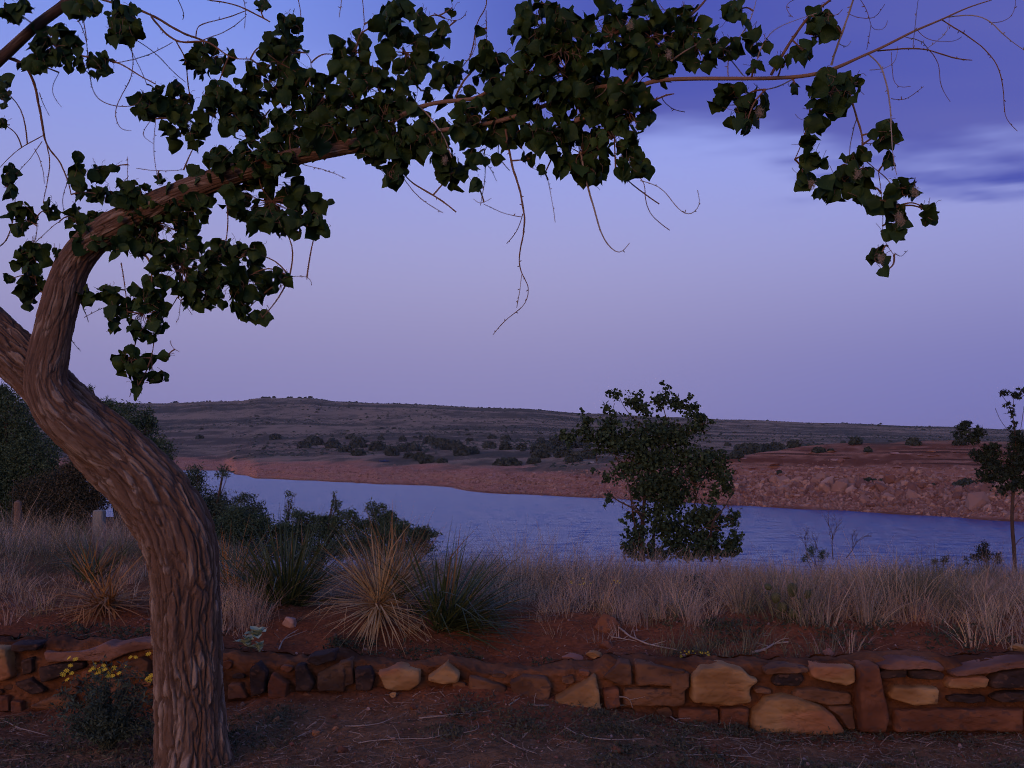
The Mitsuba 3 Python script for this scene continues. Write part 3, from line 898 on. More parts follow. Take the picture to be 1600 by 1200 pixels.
SKEL = []
part(TREE, 'trunk', bark([(301, 1215, 5.0, 57), (300, 1190, 5.0, 54), (297, 1100, 5.0, 52), (292, 1000, 5.0, 52), (288, 910, 5.0, 53), (276, 835, 5.0, 57), (248, 785, 5.01, 57), (213, 745, 5.02, 54),
                            (168, 702, 5.04, 52), (122, 655, 5.07, 45), (85, 615, 5.1, 41), (40, 570, 5.13, 39.5), (-12, 522, 5.17, 38.5), (-70, 462, 5.2, 37), (-120, 400, 5.2, 36)], 350, 0.0036, 0.0145, 27, 3, 0.16))
part(TREE, 'limb', bark([(196, 726, 4.97, 30), (160, 702, 4.96, 37), (118, 668, 4.94, 38), (88, 636, 4.93, 36), (73, 602, 4.93, 33), (75, 560, 4.94, 31.5), (83, 520, 4.95, 30), (97, 462, 4.95, 29), (116, 412, 4.95, 27.5),
                           (143, 378, 4.94, 26), (190, 347, 4.88, 24), (250, 317, 4.8, 22), (330, 284, 4.7, 19), (400, 262, 4.6, 16), (480, 241, 4.5, 13.5), (545, 229, 4.42, 12), (620, 216, 4.33, 11)], 220, 0.0042, 0.009, 19, 8))

# other limbs and twigs: picture crop, then x,y,width along each
TWIGS = """
3 limb -480,560,24 -300,480,22 -170,395,21 0,366,20 430,362,19 700,325,19 840,265,14 930,225,13 1090,145,11 1230,85,9 1330,40,7 1450,0,5
2 limb 300,640,22 500,600,22 740,560,21 1000,470,21 1200,405,21 1290,392,20
2 limb 160,640,24 280,540,22 390,490,21 550,465,20 650,445,17 740,390,13 830,360,9 900,300,6
1 limb -150,400,60 -30,300,56 80,200,52 180,110,50 300,20,50 380,-60,45
3 branch 430,345,13 490,240,13 530,180,12 600,85,12 700,0,11 760,-60,9
3 branch 705,305,10 760,150,9 810,0,8 830,-60,7
3 branch 345,345,5 380,230,5 440,145,4 540,95,3 640,60,2
3 branch 230,350,5 240,240,5 300,150,5 345,60,4 365,-20,3
3 branch 745,335,10 790,430,10 820,520,9 850,640,8 850,740,5
3 branch 880,252,6 930,300,7 965,400,7 985,540,6 990,680,4 1010,810,3
3 branch 920,235,7 1090,225,7 1170,235,6 1250,262,6 1360,278,4
3 branch 1220,92,6 1330,160,6 1430,240,5 1490,340,5 1505,450,4 1520,550,3 1568,607,2
3 branch 1250,78,6 1380,75,5 1450,110,5 1530,180,4 1620,245,3
3 twig 1440,105,3 1510,95,3 1550,60,2 1560,-10,2
3 twig 1160,232,4 1200,290,4 1220,400,3 1258,470,2
3 twig 985,240,3 990,330,3 1020,400,2 1075,400,2
3 twig 1088,215,3 1100,90,3 1112,-10,2
3 twig 1105,140,3 1170,185,3 1270,190,2 1310,170,2
3 twig 1050,172,4 1120,190,4 1160,230,3
3 twig 1150,222,3 1230,160,3 1255,85,2
3 twig 985,455,4 1040,460,3 1100,430,3 1135,400,2
3 twig 600,-20,3 505,20,3 510,60,3 530,80,2
3 twig 835,-10,3 880,70,3 900,130,2 950,132,2 970,95,2
3 twig 790,65,3 850,85,3 910,75,3 955,20,2
3 twig 890,115,2 882,170,2 872,232,2
3 twig 640,40,4 690,65,3 735,70,3 760,45,2
3 branch 405,412,6 460,400,6 520,370,6 600,345,5
3 branch 625,400,5 610,500,6 590,610,5 540,740,4
3 twig 825,550,4 800,640,4 790,750,3
3 twig 850,650,4 880,665,4 945,645,3
3 branch 850,730,5 940,805,4 1000,880,4 1010,960,3
3 branch 925,800,4 945,980,3 955,1110,3 1000,1180,3
3 twig 1000,1170,2 1030,1185,2 1060,1160,2
3 branch -120,370,12 -30,280,8 140,180,5
3 branch -250,400,14 -90,190,12 0,115,11 100,30,10 150,-30,9
3 twig 885,325,4 950,315,3 1005,280,3 1015,215,2
3 branch 220,250,5 260,300,5 300,350,5
3 twig 740,200,4 775,215,4 800,190,2
2 branch 700,500,6 720,540,6 740,640,5 735,705,4 790,790,4
2 branch 770,600,10 780,660,10 800,760,10 840,900,9 855,1000,8 850,1100,7 835,1185,6 850,1275,5 875,1330,4 865,1395,4 790,1465,4 712,1549,3
2 twig 845,1270,4 835,1350,3 822,1425,3
2 twig 850,990,5 820,1070,4 775,1130,3
2 twig 845,1005,4 760,985,3 670,945,3
2 branch 270,760,6 310,820,6 430,900,8 540,980,6
2 twig 300,828,4 380,920,4 480,985,3
2 twig 672,690,4 675,790,4 655,950,3
2 twig 620,920,2 655,940,3 705,918,2
2 twig 620,700,4 700,780,3 728,838,2
2 twig 955,790,4 985,930,3 1000,1030,3
2 branch 1120,700,9 1140,830,9 1170,930,8 1200,1040,7 1230,1110,6 1300,1165,4 1345,1125,3
2 branch 1280,780,6 1310,810,6 1400,890,6 1480,945,6
2 twig 1380,810,4 1410,850,4 1420,940,4 1460,1010,4 1530,1065,4
2 twig 1395,838,4 1480,870,4 1540,930,4 1590,980,4 1635,985,4 1665,950,3 1660,880,3
2 branch 1370,440,11 1430,470,10 1500,445,8 1550,435,5
2 twig 1500,445,5 1500,462,4 1540,500,4 1600,518,4
2 branch 200,440,6 250,470,6 330,475,6 410,530,7 470,610,6 520,730,5
2 twig 240,530,6 235,450,6 260,400,5
2 twig 380,420,6 500,405,5 600,410,5 660,440,4
2 branch 540,450,9 580,370,8 650,300,6 700,240,4
2 branch 600,280,5 625,180,6 640,110,5 675,40,5 682,-10,4
2 twig 680,50,4 685,200,4 692,280,3
2 twig 560,320,5 620,240,4 630,170,3
2 twig 12,-10,4 10,20,4 0,80,3
2 twig 105,-10,4 115,80,4 108,140,3 90,170,3
2 twig 440,60,4 510,90,3 570,85,3 590,50,2
2 branch 985,190,6 1010,250,6 1040,305,5
2 twig 900,320,5 970,330,5 1060,370,5 1140,445,4
2 twig 1130,800,4 1112,700,5 1115,610,6 1150,550,6 1190,510,7 1250,505,5
2 twig 1190,500,6 1200,590,5 1225,660,4
2 branch 975,560,9 985,630,9 990,690,8 960,790,6
1 branch 30,265,15 110,300,13 155,380,12 180,480,11 200,600,10 215,665,8 270,740,7 310,830,6 330,900,4
1 twig 205,625,5 90,690,4 0,775,3
1 twig 215,660,5 230,760,5 215,860,4 200,940,4
1 twig 160,690,4 195,770,3 205,850,3
1 twig 195,655,4 150,720,3 80,800,3
1 twig 182,430,4 205,490,3 230,535,3
1 branch 380,-40,10 480,0,10 620,40,11 720,80,10 830,145,10 920,180,9 990,205,7
1 branch 700,75,9 820,188,9 880,195,9 960,195,8 1060,260,6 1160,275,5
1 branch 810,180,6 860,290,6 870,380,5 890,480,5
1 branch 900,-20,6 970,0,6 1060,15,6 1140,45,7 1250,100,6
1 twig 905,172,6 920,125,5 1000,95,5 1140,50,4
1 twig 940,185,4 1050,140,4 1140,75,3
1 branch 200,180,7 330,245,8 450,270,8 540,290,7 640,345,6 720,390,5
1 twig 520,290,4 640,270,4 800,195,3
1 twig 385,70,5 405,240,4 420,370,4 450,450,4 540,490,4 640,475,3 665,420,2
1 twig 330,60,4 370,110,4 400,200,3
1 twig 595,160,5 610,340,4 560,450,4 535,530,4 570,600,3 608,604,2
1 twig 600,165,4 720,250,4 800,330,4 860,380,3
1 twig 570,170,4 640,300,3 680,390,3
1 twig 275,335,3 245,430,3 285,495,2
1 twig 820,-10,4 850,60,4 845,90,3
1 twig 722,550,3 712,700,3 725,810,3
1 twig 700,555,3 665,620,3 710,665,2
1 twig 1128,-10,4 1137,70,3 1132,130,3
1 twig 1378,-10,4 1392,90,4 1378,170,3
1 twig 1390,225,4 1440,290,4 1432,380,4
1 branch 1045,900,9 1060,820,10 1080,760,10 1130,660,9 1200,570,8 1250,505,6
1 twig 1170,610,6 1205,640,6 1220,700,5
1 twig 318,830,4 290,930,3 300,1000,3
1 twig 160,1120,4 160,1000,3 105,940,3
1 twig 165,1120,4 230,1060,3 310,1000,3
1 twig 1400,760,4 1540,800,3 1600,828,3
1 twig 630,780,3 730,790,3 850,785,3
1 twig 590,840,3 592,770,3 590,725,2
1 branch -60,1180,6 20,1120,6 60,1010,5 70,900,4 30,770,3
4 branch 520,80,9 570,98,9 630,112,10 690,170,9 705,270,6
4 twig 700,620,4 712,540,5 715,480,5 760,430,5 820,340,4
4 twig 380,370,5 395,410,4 410,455,3
4 twig 390,432,3 430,410,3 490,385,2
4 twig 325,520,4 345,555,3 375,590,2
4 twig 1340,245,3 1430,252,3 1444,285,2
4 twig 825,345,3 860,380,3 890,420,2
4 twig 835,355,3 825,440,2 815,450,2
4 branch 215,340,5 165,260,5 165,180,5 150,60,4
4 twig 560,180,5 580,300,5 590,420,4
4 twig 640,500,5 620,600,5 620,720,4 600,800,3
4 twig 790,540,3 800,570,3 830,590,2
"""
LIMB_NO = 0
for i_, line in enumerate(TWIGS.strip().split('\n')):
    w = line.split()
    q = np.array([[float(a) for a in s.split(',')] for s in w[2:]])
    pxy = q[:, :2]/2.963+OFF[w[0]]
    base = dm(pxy[:, 0])
    if w[0] == '1' and (pxy[:, 0] < 330).any() and pxy[:, 1].min() < 200:
        base = np.minimum(base, 4.62)
    off = 0.0 if w[1] == 'limb' else R.normal(0, 0.12)
    d = base+off*np.linspace(0.05, 1, len(q))+(0.0 if w[1] == 'limb' else 0.02)
    rpx = q[:, 2]/2.963/2*(1.0 if w[1] == 'limb' else 1.05)
    if w[1] == 'limb':
        if rpx.max() > 7:
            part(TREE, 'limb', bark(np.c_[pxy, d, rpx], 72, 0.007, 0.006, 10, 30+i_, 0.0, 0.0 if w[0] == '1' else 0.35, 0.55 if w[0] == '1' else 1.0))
            continue
        part(TREE, 'limb', bark(np.c_[pxy, d, rpx], 40, 0.008, 0.0022, 8, 30+i_, 0.0, 0.75))
        continue
    p3 = P(pxy[:, 0], pxy[:, 1], d)
    n = max(10, int(np.linalg.norm(np.diff(p3, axis=0), axis=1).sum()/0.018))
    c = spline(np.c_[p3, rpx/1570*d], n)
    c[:, :3] += 0.0035*(np.stack([meshkit.fbm(np.c_[c[:, :3]]*14+k*9.0, 3, i_) for k in range(3)], -1)-0.5)*2
    r = np.maximum(c[:, 3], 0.0011)*(1+0.45*(meshkit.noise(c[:, :3]*70, 5)-0.5))
    SKEL.extend(c[::2, :3].tolist())
    b_ = MB()
    b_.add(*tube(c[:, :3], r, 7 if w[1] == 'branch' else 5))
    # buds and spur shoots
    for k in range(2, n-1):
        if R.random() < 0.30:
            dirn = unit(sph(1)[0]+0.5*unit(c[k+1, :3]-c[k-1, :3]))
            L = R.uniform(0.004, 0.012)
            b_.add(*tube([c[k, :3], c[k, :3]+dirn*(r[k]+L*0.6), c[k, :3]+dirn*(r[k]+L)], [0.0016, 0.0019, 0.0006], 4))
    part(TREE, w[1], b_.ply('mat_pale_twig' if (w[0] in '23' and R.random() < 0.45) else 'mat_twig', 60))
SKEL = np.array(SKEL)

# leaves: broad triangles with coarse teeth and a drawn-out tip, hanging from thin stalks
def leaf_proto(g, teeth=True):
    ys = np.array([0.0, 0.04, 0.14, 0.27, 0.42, 0.57, 0.71, 0.83, 1.0])
    hw = np.array([0.04, 0.24, 0.43, 0.53, 0.52, 0.43, 0.29, 0.14, 0.0])*g.uniform(0.9, 1.08)
    if teeth:
        hw[2:7] += np.where(np.arange(5) % 2, 0.012, -0.012)
    fold, curl, twist = g.uniform(-0.1, 0.75), g.uniform(-1.6, 2.2), g.uniform(-0.8, 0.8)
    v = []
    for y, h in zip(ys, hw):
        for s in (-1, -0.5, 0, 0.5, 1):
            x = s*h
            yy = y-0.05*abs(s)*(y < 0.06)+0.02*g.normal()*(abs(s) == 1)
            z = fold*abs(x)+0.10*g.normal()*abs(s)*h+0.25*curl*(y-0.3)**2+twist*x*(y-0.4)
            if abs(s) == 1:
                z += 0.25*max(0, curl)*h
            v.append([x, yy, z])
    v = np.array(v)
    f = grid_faces(len(ys), 5)
    return v, np.vstack([f[:, [0, 1, 2]], f[:, [0, 2, 3]]])


g_ = np.random.default_rng(5)
LEAVES = [leaf_proto(g_) for _ in range(26)]
LEAF_PLY = [mikit.ply(m, 'mat_leaf', True) for m in LEAVES]
BLOBS = """
22,15,24,18 88,80,40,36 135,12,24,14 60,100,30,14 190,40,30,34 150,102,28,20 8,142,10,28 6,195,8,15 327,95,36,30 235,165,28,22 246,143,14,10 280,155,28,22 292,195,36,28 335,150,25,22
424,75,20,20 457,76,15,20 448,38,24,20 410,8,18,8 422,125,52,32 386,182,40,38 486,175,52,58 530,88,12,22 341,248,20,18 410,248,50,28 425,315,76,38 440,350,56,22 495,353,22,16 305,225,10,17
120,275,14,34 152,268,14,18 160,305,24,18 206,305,30,24 120,345,16,24 163,355,30,26 245,350,58,42 312,315,24,18 178,262,8,8 14,285,16,22 36,345,20,28 80,328,14,18 58,390,30,10 250,283,8,12
48,404,28,24 52,455,22,28 14,437,12,8 92,397,10,12 133,462,12,16 167,460,20,14 224,488,34,46 177,500,13,24 202,566,22,26 233,562,11,11 261,557,12,8 237,590,27,11 211,610,10,11
287,415,50,45 312,452,34,30 376,440,45,44 441,439,18,14 380,490,13,13 410,496,20,12 385,394,28,12 140,372,28,22 200,385,40,16 350,395,30,20
555,80,22,30 560,170,36,62 602,40,16,14 622,20,26,20 660,35,12,18 690,55,18,18 706,12,8,16 635,82,42,32 640,125,22,14 703,118,28,24 605,195,42,46 612,266,30,22 676,222,32,34 703,272,20,24 743,250,22,16 741,285,10,9
760,110,24,24 776,192,46,42 800,140,30,26 848,45,50,42 862,130,58,58 862,212,42,24 828,248,16,8 845,268,10,14 908,240,40,46 985,258,36,22 984,175,34,38 928,150,24,48 957,55,44,52 1018,60,48,52 1038,30,18,14 925,270,24,18 1010,262,14,9 960,215,34,30 780,95,16,14
730,190,30,28 880,80,50,40 760,75,10,12 750,50,7,8 640,225,30,22 585,240,22,16 540,215,30,14 500,225,26,14
1075,25,15,16 1088,75,28,38 1130,78,28,16 1148,20,20,18 1176,62,15,26 1180,103,20,10 1222,97,14,12 1200,68,8,14 1160,162,42,32 1166,198,14,11 1280,45,26,30 1292,42,14,20 1258,82,16,16 1297,145,44,32 1241,137,10,8 1335,130,14,12
455,205,44,36~ 380,265,40,22~ 345,262,40,26~ 300,285,34,22~ 265,310,36,22~ 215,335,36,22~ 520,200,40,34~ 570,238,30,18~ 455,262,30,14~ 480,235,30,16~ 180,362,32,20~ 300,330,40,26~ 400,220,40,26~ 340,175,40,34~ 440,100,50,30~ 580,120,34,34~ 660,170,40,34~ 720,160,34,30~ 600,150,40,36~ 690,225,36,30~ 760,230,34,22~ 820,200,34,26~ 870,60,46,40~ 900,150,50,50~ 950,130,44,44~ 1010,120,34,34~ 780,150,30,30~ 840,110,40,40~
1279,186,15,18 1259,218,12,13 1270,250,24,16 1255,278,14,15 1297,300,23,20 1335,268,28,34 1345,300,18,16 1383,213,22,22 1364,208,8,10 1392,254,15,12 1410,298,26,18 1375,318,18,12 1404,352,22,22 1428,290,14,8 1456,335,15,22 1440,322,12,8 1375,402,18,14 1382,424,8,8 1395,330,14,16
"""
LP, LN, LT, LS, LB = [], [], [], [], []
fine_ = MB()
tree_ = cKDTree(SKEL)
for w in BLOBS.split():
    cx, cy, rx, ry = map(float, w.rstrip('~').split(','))
    d0 = float(dm(cx))+R.normal(0, 0.05)
    if cx < 220 and cy < 130:
        d0 = 4.55
    n = max(2, int(math.pi*rx*ry/(86 if min(rx, ry) > 15 else 84)*(dm(cx)/4.3)**2*(0.3 if w[-1] == '~' else 1.2 if cx > 1050 else 1.0)))
    c3 = P(cx, cy, d0)
    # a twig from the nearest branch into the cluster, and shoots inside it
    near = SKEL[tree_.query(c3)[1]]
    gap = np.linalg.norm(near-c3)
    if 0.03 < gap < 1.0:
        mid = (near+c3)/2+R.normal(0, 0.08*gap, 3)+[0, 0, 0.1*gap]
        fine_.add(*tube(spline([near, mid, c3], 8), np.linspace(0.004, 0.0022, 8), 5))
    half = 0.55*min(rx, 0.9*rx+10)/1570*d0
    pts = []
    while len(pts) < n:
        u = R.uniform(-1, 1, 3)
        if u[0]**2+u[1]**2 < 1:
            pts.append(u)
    for u in np.array(pts):
        leaf_sz = float(np.clip(math.exp(R.normal(-2.88, 0.28)), 0.03, 0.092))*(0.88 if cx > 1050 else 1.0)*(0.8 if min(rx, ry) < 11 else 1)
        q = P(cx+u[0]*max(1.2*rx-7, 3), cy+u[1]*max(1.2*ry-7, 3), d0+u[2]*min(max(half, 0.08), 0.24))
        tip = unit(np.array([R.normal(0, 0.65)+0.45*u[0], R.normal(0, 0.5), -1+R.normal(0, 0.75)]))
        nrm = R.normal(0, 1, 3)*[0.9, 1.0, 0.7]
        nrm = unit(nrm-tip*(nrm@tip))
        base = q-tip*leaf_sz*0.42
        LP.append(base)
        LT.append(tip)
        LN.append(nrm)
        LS.append(leaf_sz)
        LB.append(cx)
        # stalk
        if R.random() < 0.75:
            e = base-tip*0.03+(c3-base)*0.25+R.normal(0, 0.01, 3)
            fine_.add(*tube(spline([e, (e+base)/2+R.normal(0, 0.004, 3), base+tip*0.003], 4), [0.0012, 0.001, 0.0009, 0.0008], 3, False))
    for k in range(int(n/4)):
        u = sph(1)[0]*0.75
        q = P(cx+u[0]*rx, cy+u[1]*ry, d0+u[2]*0.12)
        fine_.add(*tube(spline([c3, (c3+q)/2+R.normal(0, 0.012, 3), q], 6), np.linspace(0.0024, 0.001, 6), 4))
part(TREE, 'leaf_stalk', fine_.ply('mat_twig'), kind='stuff')
LP, LT, LN, LS, LB = map(np.array, (LP, LT, LN, LS, LB))
LR = np.stack([np.cross(LT, LN), LT, LN], -1)
size_px = LS/LP[:, 1]*np.abs(LN[:, 1])+0.002*R.random(len(LS))
one_by_one = np.zeros(len(LS), bool)
one_by_one[np.argsort(-size_px)[:300]] = True
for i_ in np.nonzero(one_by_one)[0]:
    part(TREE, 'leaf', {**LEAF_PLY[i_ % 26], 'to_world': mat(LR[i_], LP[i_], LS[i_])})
rest = np.nonzero(~one_by_one)[0]
b_ = MB()
for k in range(26):
    kk = rest[rest % 26 == k]
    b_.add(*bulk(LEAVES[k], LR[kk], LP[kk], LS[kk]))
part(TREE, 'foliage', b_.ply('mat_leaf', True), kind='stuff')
print('leaves', len(LS))
# tufts of seed fluff
for px_, py_ in [(1187, 176), (1340, 272), (1405, 338), (1408, 346), (1268, 288), (1376, 404), (1430, 300), (985, 40), (1045, 85), (695, 250)]:
    b_ = MB()
    c = P(px_, py_, float(dm(px_))-0.10)
    for k in range(140):
        o = sph(1)[0]*R.uniform(0, 0.016)*[1, 1, 1.5]
        e = o+sph(1)[0]*0.012
        s = unit(np.cross(e-o, [0.3, 1, 0.2]))*0.0008
        b_.add([c+o-s, c+o+s, c+e], [[0, 1, 2]])
    part(TREE, 'seed_tuft', b_.ply('mat_fluff'))

# ------------------------------------------------------------------ smaller trees and bushes
def small_leaf(kind):
    if kind == 'round':
        v = np.array([[0, 0, 0], [-.46, .28, .10], [.46, .28, .10], [-.36, .62, .05], [.36, .62, .05], [0, 1.0, -.08], [0, .4, -.04]])
        return v, np.array([[0, 6, 1], [0, 2, 6], [1, 6, 3], [2, 4, 6], [3, 6, 5], [4, 5, 6]])
    if kind == 'lobed':
        a = np.linspace(0, 2*np.pi, 11)[:-1]+0.3
        r = np.where(np.arange(10) % 2, 0.22, 0.56)
        v = np.vstack([np.stack([r*np.cos(a), 0.5+r*np.sin(a), 0.06*np.sin(3*a)], -1), [[0, 0.5, -0.05]]])
        return v, np.array([[i, (i+1) % 10, 10] for i in range(10)])
    v = np.array([[0, 0, 0], [-.16, .5, .04], [.16, .5, .04], [0, 1, -.05]])
    return v, np.array([[0, 2, 1], [1, 2, 3]])


def leaf_cloud(b, blobs, depth, size, per, kind, pal, off, scale, thick=1.0, droop=0.4, g=R):
    """Leaves in clusters given as x,y,rx,ry in a crop; returns the cluster centres. pal: two colours between which leaves vary."""
    cents = []
    for w in blobs.split():
        cx, cy, rx, ry = map(float, w.split(','))
        cx, cy, rx, ry = cx/scale+off[0], cy/scale+off[1], rx/scale, ry/scale
        d0 = depth+g.normal(0, 0.25*rx/1570*depth)
        lpx = size/depth*1570
        n = max(4, int(per*math.pi*rx*ry/(lpx*lpx*{'round': 0.15, 'slim': 0.075, 'lobed': 0.17}[kind])))
        u = sph(n, g)*(g.uniform(0.05, 1, (n, 1))**0.45)
        # leaves gather on shoots, so that the edge is ragged
        m = max(3, n//14)
        sh = sph(m, g)*(g.uniform(0.1, 1.12, (m, 1))**0.5)
        pick = g.integers(0, m, n)
        u = np.where(g.random((n, 1)) < 0.75, sh[pick]+g.normal(0, 0.12+0.25*lpx/max(rx, ry), (n, 3)), u)
        t = rx/1570*depth*thick
        p = P(cx+u[:, 0]*rx, cy+u[:, 1]*ry, d0+u[:, 2]*t)
        tip = unit(np.stack([g.normal(0, 0.7, n), g.normal(0, 0.7, n), -droop+g.normal(0, 0.7, n)], -1))
        nr = sph(n, g)
        nr = unit(nr-tip*(nr*tip).sum(-1, keepdims=True))
        Rm = np.stack([np.cross(tip, nr), tip, nr], -1)
        s = size*g.uniform(0.6, 1.15, n)
        proto = small_leaf(kind)
        v, f = bulk(proto, Rm, p, s)
        c = np.array(pal[0])+(np.array(pal[1])-pal[0])*g.random((n, 1))**1.5
        b.add(v, f, np.repeat(c, len(proto[0]), 0))
        cents.append((P(cx, cy, d0), t, ry/1570*depth))
    return cents


def stems(b, root, cents, r0, g=R, col=(0.055, 0.036, 0.024), via=0.35, sub=4):
    for c, rx, ry in cents:
        root_ = root+np.array([g.normal(0, 0.03), g.normal(0, 0.03), 0])
        mid = root_*(1-via)+c*via+[0, 0, 0.12*np.linalg.norm(c-root_)]+g.normal(0, 0.03, 3)
        p = spline([root_, mid, c], 12)
        b.add(*tube(p, np.linspace(r0, r0*0.25, 12), 5), col)
        for _ in range(sub):
            k = g.integers(5, 11)
            e = c+sph(1, g)[0]*[rx, rx, ry]*g.uniform(.6, 1.0)
            b.add(*tube(spline([p[k], (p[k]+e)/2+g.normal(0, 0.03, 3), e], 6), np.linspace(r0*0.3, r0*0.1, 6), 4), col)


GREEN = ((0.016, 0.024, 0.012), (0.045, 0.056, 0.024))
# young cottonwood in the middle distance
YT = thing('young_cottonwood', 'young many-stemmed cottonwood on the bank in front of the lake and red bluff', 'tree')
b_ = MB()
cents = leaf_cloud(b_, """440,175,40,36 560,210,66,46 620,270,56,56 738,112,14,16 772,150,18,22 720,220,56,46 820,230,66,56 908,190,14,26 930,280,56,56 960,370,86,66 1040,355,20,16 390,270,28,32 420,350,46,66 235,290,10,22 270,340,32,40 260,420,56,56
 160,460,56,46 110,410,20,14 380,470,110,84 560,480,120,84 720,430,130,90 850,440,76,56 650,600,110,62 500,660,76,46 780,580,96,56 950,580,106,66 1080,600,76,76 1130,690,66,56 720,720,150,76 620,780,86,56 780,820,110,76 950,680,90,46 390,700,30,30 310,660,16,14
 1060,800,36,46 1150,770,40,40 400,830,22,44 378,880,10,10 540,940,30,30 490,970,22,14 570,1060,56,60 750,950,66,86 780,1060,76,70 960,950,56,56 1050,950,66,86 1000,1090,76,70 1180,960,46,56 1190,1080,46,76 1180,1160,46,40 860,1060,50,50 560,1150,70,50 690,1170,90,50 850,1160,80,60 1000,1160,80,50 1120,1160,70,50""",
                   15.0, 0.060, 1.55, 'round', ((0.018, 0.030, 0.012), (0.060, 0.086, 0.030)), (850, 570), 4.0)
leaf_cloud(b_, '600,440,340,150 850,640,330,170 800,900,300,180 1000,1050,220,150 700,650,300,180 560,1080,90,90 640,1000,90,130 520,1130,60,60 700,1130,90,70 900,1130,110,70 1080,1130,120,80', 15.0, 0.056, 0.42, 'round', ((0.018, 0.030, 0.012), (0.060, 0.086, 0.030)), (850, 570), 4.0, 0.8)
scene[numbered(YT+'__crown')] = b_.ply('mat_vc', False, True)
YS = []
for line in ["620,1230,32 612,1050,26 625,880,22 640,780,18 680,660,16 720,540,12 765,440,9 740,250,5", "680,1230,26 690,1040,20 730,900,16 800,760,12 860,600,9 900,420,6 930,290,4", "630,1000,14 560,900,12 450,840,8 390,780,5", "600,1100,16 560,960,12 540,800,9 480,640,7 420,500,5 440,240,3",
             "1050,1230,18 1045,1100,14 1060,980,11 1120,900,8 1190,760,5", "980,1230,16 960,1050,12 940,900,9 980,740,7 1060,620,5", "690,640,12 660,480,9 600,380,7 520,290,5 470,200,3", "640,640,9 560,600,7 450,560,5 340,530,4 230,545,3", "720,540,8 800,470,7 880,430,5 970,380,3", "700,700,8 820,680,6 930,740,5 1040,740,3"]:
    q = np.array([[float(a) for a in s.split(',')] for s in line.split()])
    d = 15.0+R.normal(0, 0.15)+0.1*R.normal(size=len(q))
    c = spline(np.c_[P(q[:, 0]/4+850, q[:, 1]/4+570, d), q[:, 2]/8/1570*15], 30)
    m_ = MB()
    YS += list(c[8:24, :3])
    m_.add(*tube(c[:, :3], np.maximum(c[:, 3], 0.004), 7))
    part(YT, 'trunk' if q[0, 1] > 1150 else 'branch', m_.ply('mat_dark_twig', 60))
m_ = MB()
for k in range(170):
    a = YS[R.integers(len(YS))]
    e = a+np.array([R.normal(0, 0.14), R.normal(0, 0.1), R.normal(0.0, 0.09)])
    m_.add(*tube(spline([a, (a+e)/2+R.normal(0, 0.015, 3), e], 6), np.linspace(0.005, 0.002, 6), 4))
part(YT, 'twigs', m_.ply('mat_twig'), kind='stuff')

SP = thing('sapling', 'thin sapling with one straight dark stem at the right edge of the view', 'tree')
b_ = MB()
cents = leaf_cloud(b_, """1470,50,36,14 1545,60,36,24 1590,50,18,26 1500,120,22,12 1525,170,18,28 1530,250,22,22 1560,330,62,50 1550,420,64,64 1400,410,54,50 1320,440,56,36 1410,480,76,64 1560,520,86,76 1350,580,54,36 1440,560,86,56 1490,640,76,36 1580,620,56,56
 1240,260,40,34 1195,290,34,34 1280,330,46,44 1325,290,38,30 1640,400,60,90 1660,540,50,80 1290,455,30,16""", 12.0, 0.062, 2.8, 'lobed', ((0.010, 0.016, 0.009), (0.032, 0.044, 0.018)), (1200, 600), 4.0)
scene[numbered(SP+'__crown')] = b_.ply('mat_vc', False, True)
for line, nm in [("1545,1200,26 1535,1000,24 1525,850,22 1532,680,20 1540,520,15 1545,330,9 1530,180,5 1540,60,3", 'trunk'), ("1534,600,8 1440,520,6 1340,420,4 1280,310,3 1230,260,2", 'branch'), ("1540,560,8 1450,560,6 1350,570,3", 'branch'),
                 ("1540,480,6 1480,450,4 1330,440,3", 'branch'), ("1535,790,5 1560,740,4 1600,715,3", 'branch'), ("1500,290,3 1450,220,2 1420,150,2", 'twig'), ("1530,190,3 1490,110,3 1440,50,2", 'twig'), ("1580,280,3 1592,200,2 1600,140,2", 'twig'), ("1540,1020,6 1590,960,4 1640,950,3", 'branch')]:
    q = np.array([[float(a) for a in s.split(',')] for s in line.split()])
    c = spline(np.c_[P(q[:, 0]/4+1200, q[:, 1]/4+600, 12.0), q[:, 2]/8/1570*12], 26)
    m_ = MB()
    m_.add(*tube(c[:, :3], np.maximum(c[:, 3], 0.003), 8))
    part(SP, nm, m_.ply('mat_dark_twig', 60))


def bush(name, label, cat, blobs, depth, size, per, kind, pal, off, scale, root_px, r0=0.02, group=None, thick=1.0, droop=0.0, sub=3):
    k = thing(name, label, cat, group)
    b = MB()
    ce = leaf_cloud(b, blobs, depth, size, per, kind, pal, off, scale, thick, droop)
    scene[numbered(k+'__foliage')] = b.ply('mat_vc', False, True)
    m = MB()
    x, y = P(root_px, 700, depth)[:2]
    root = np.array([x, y, float(ground_z(x, y))-0.05])
    stems(m, root, ce, r0, sub=sub)
    scene[numbered(k+'__stem')] = m.ply('mat_dark_twig')
    return k


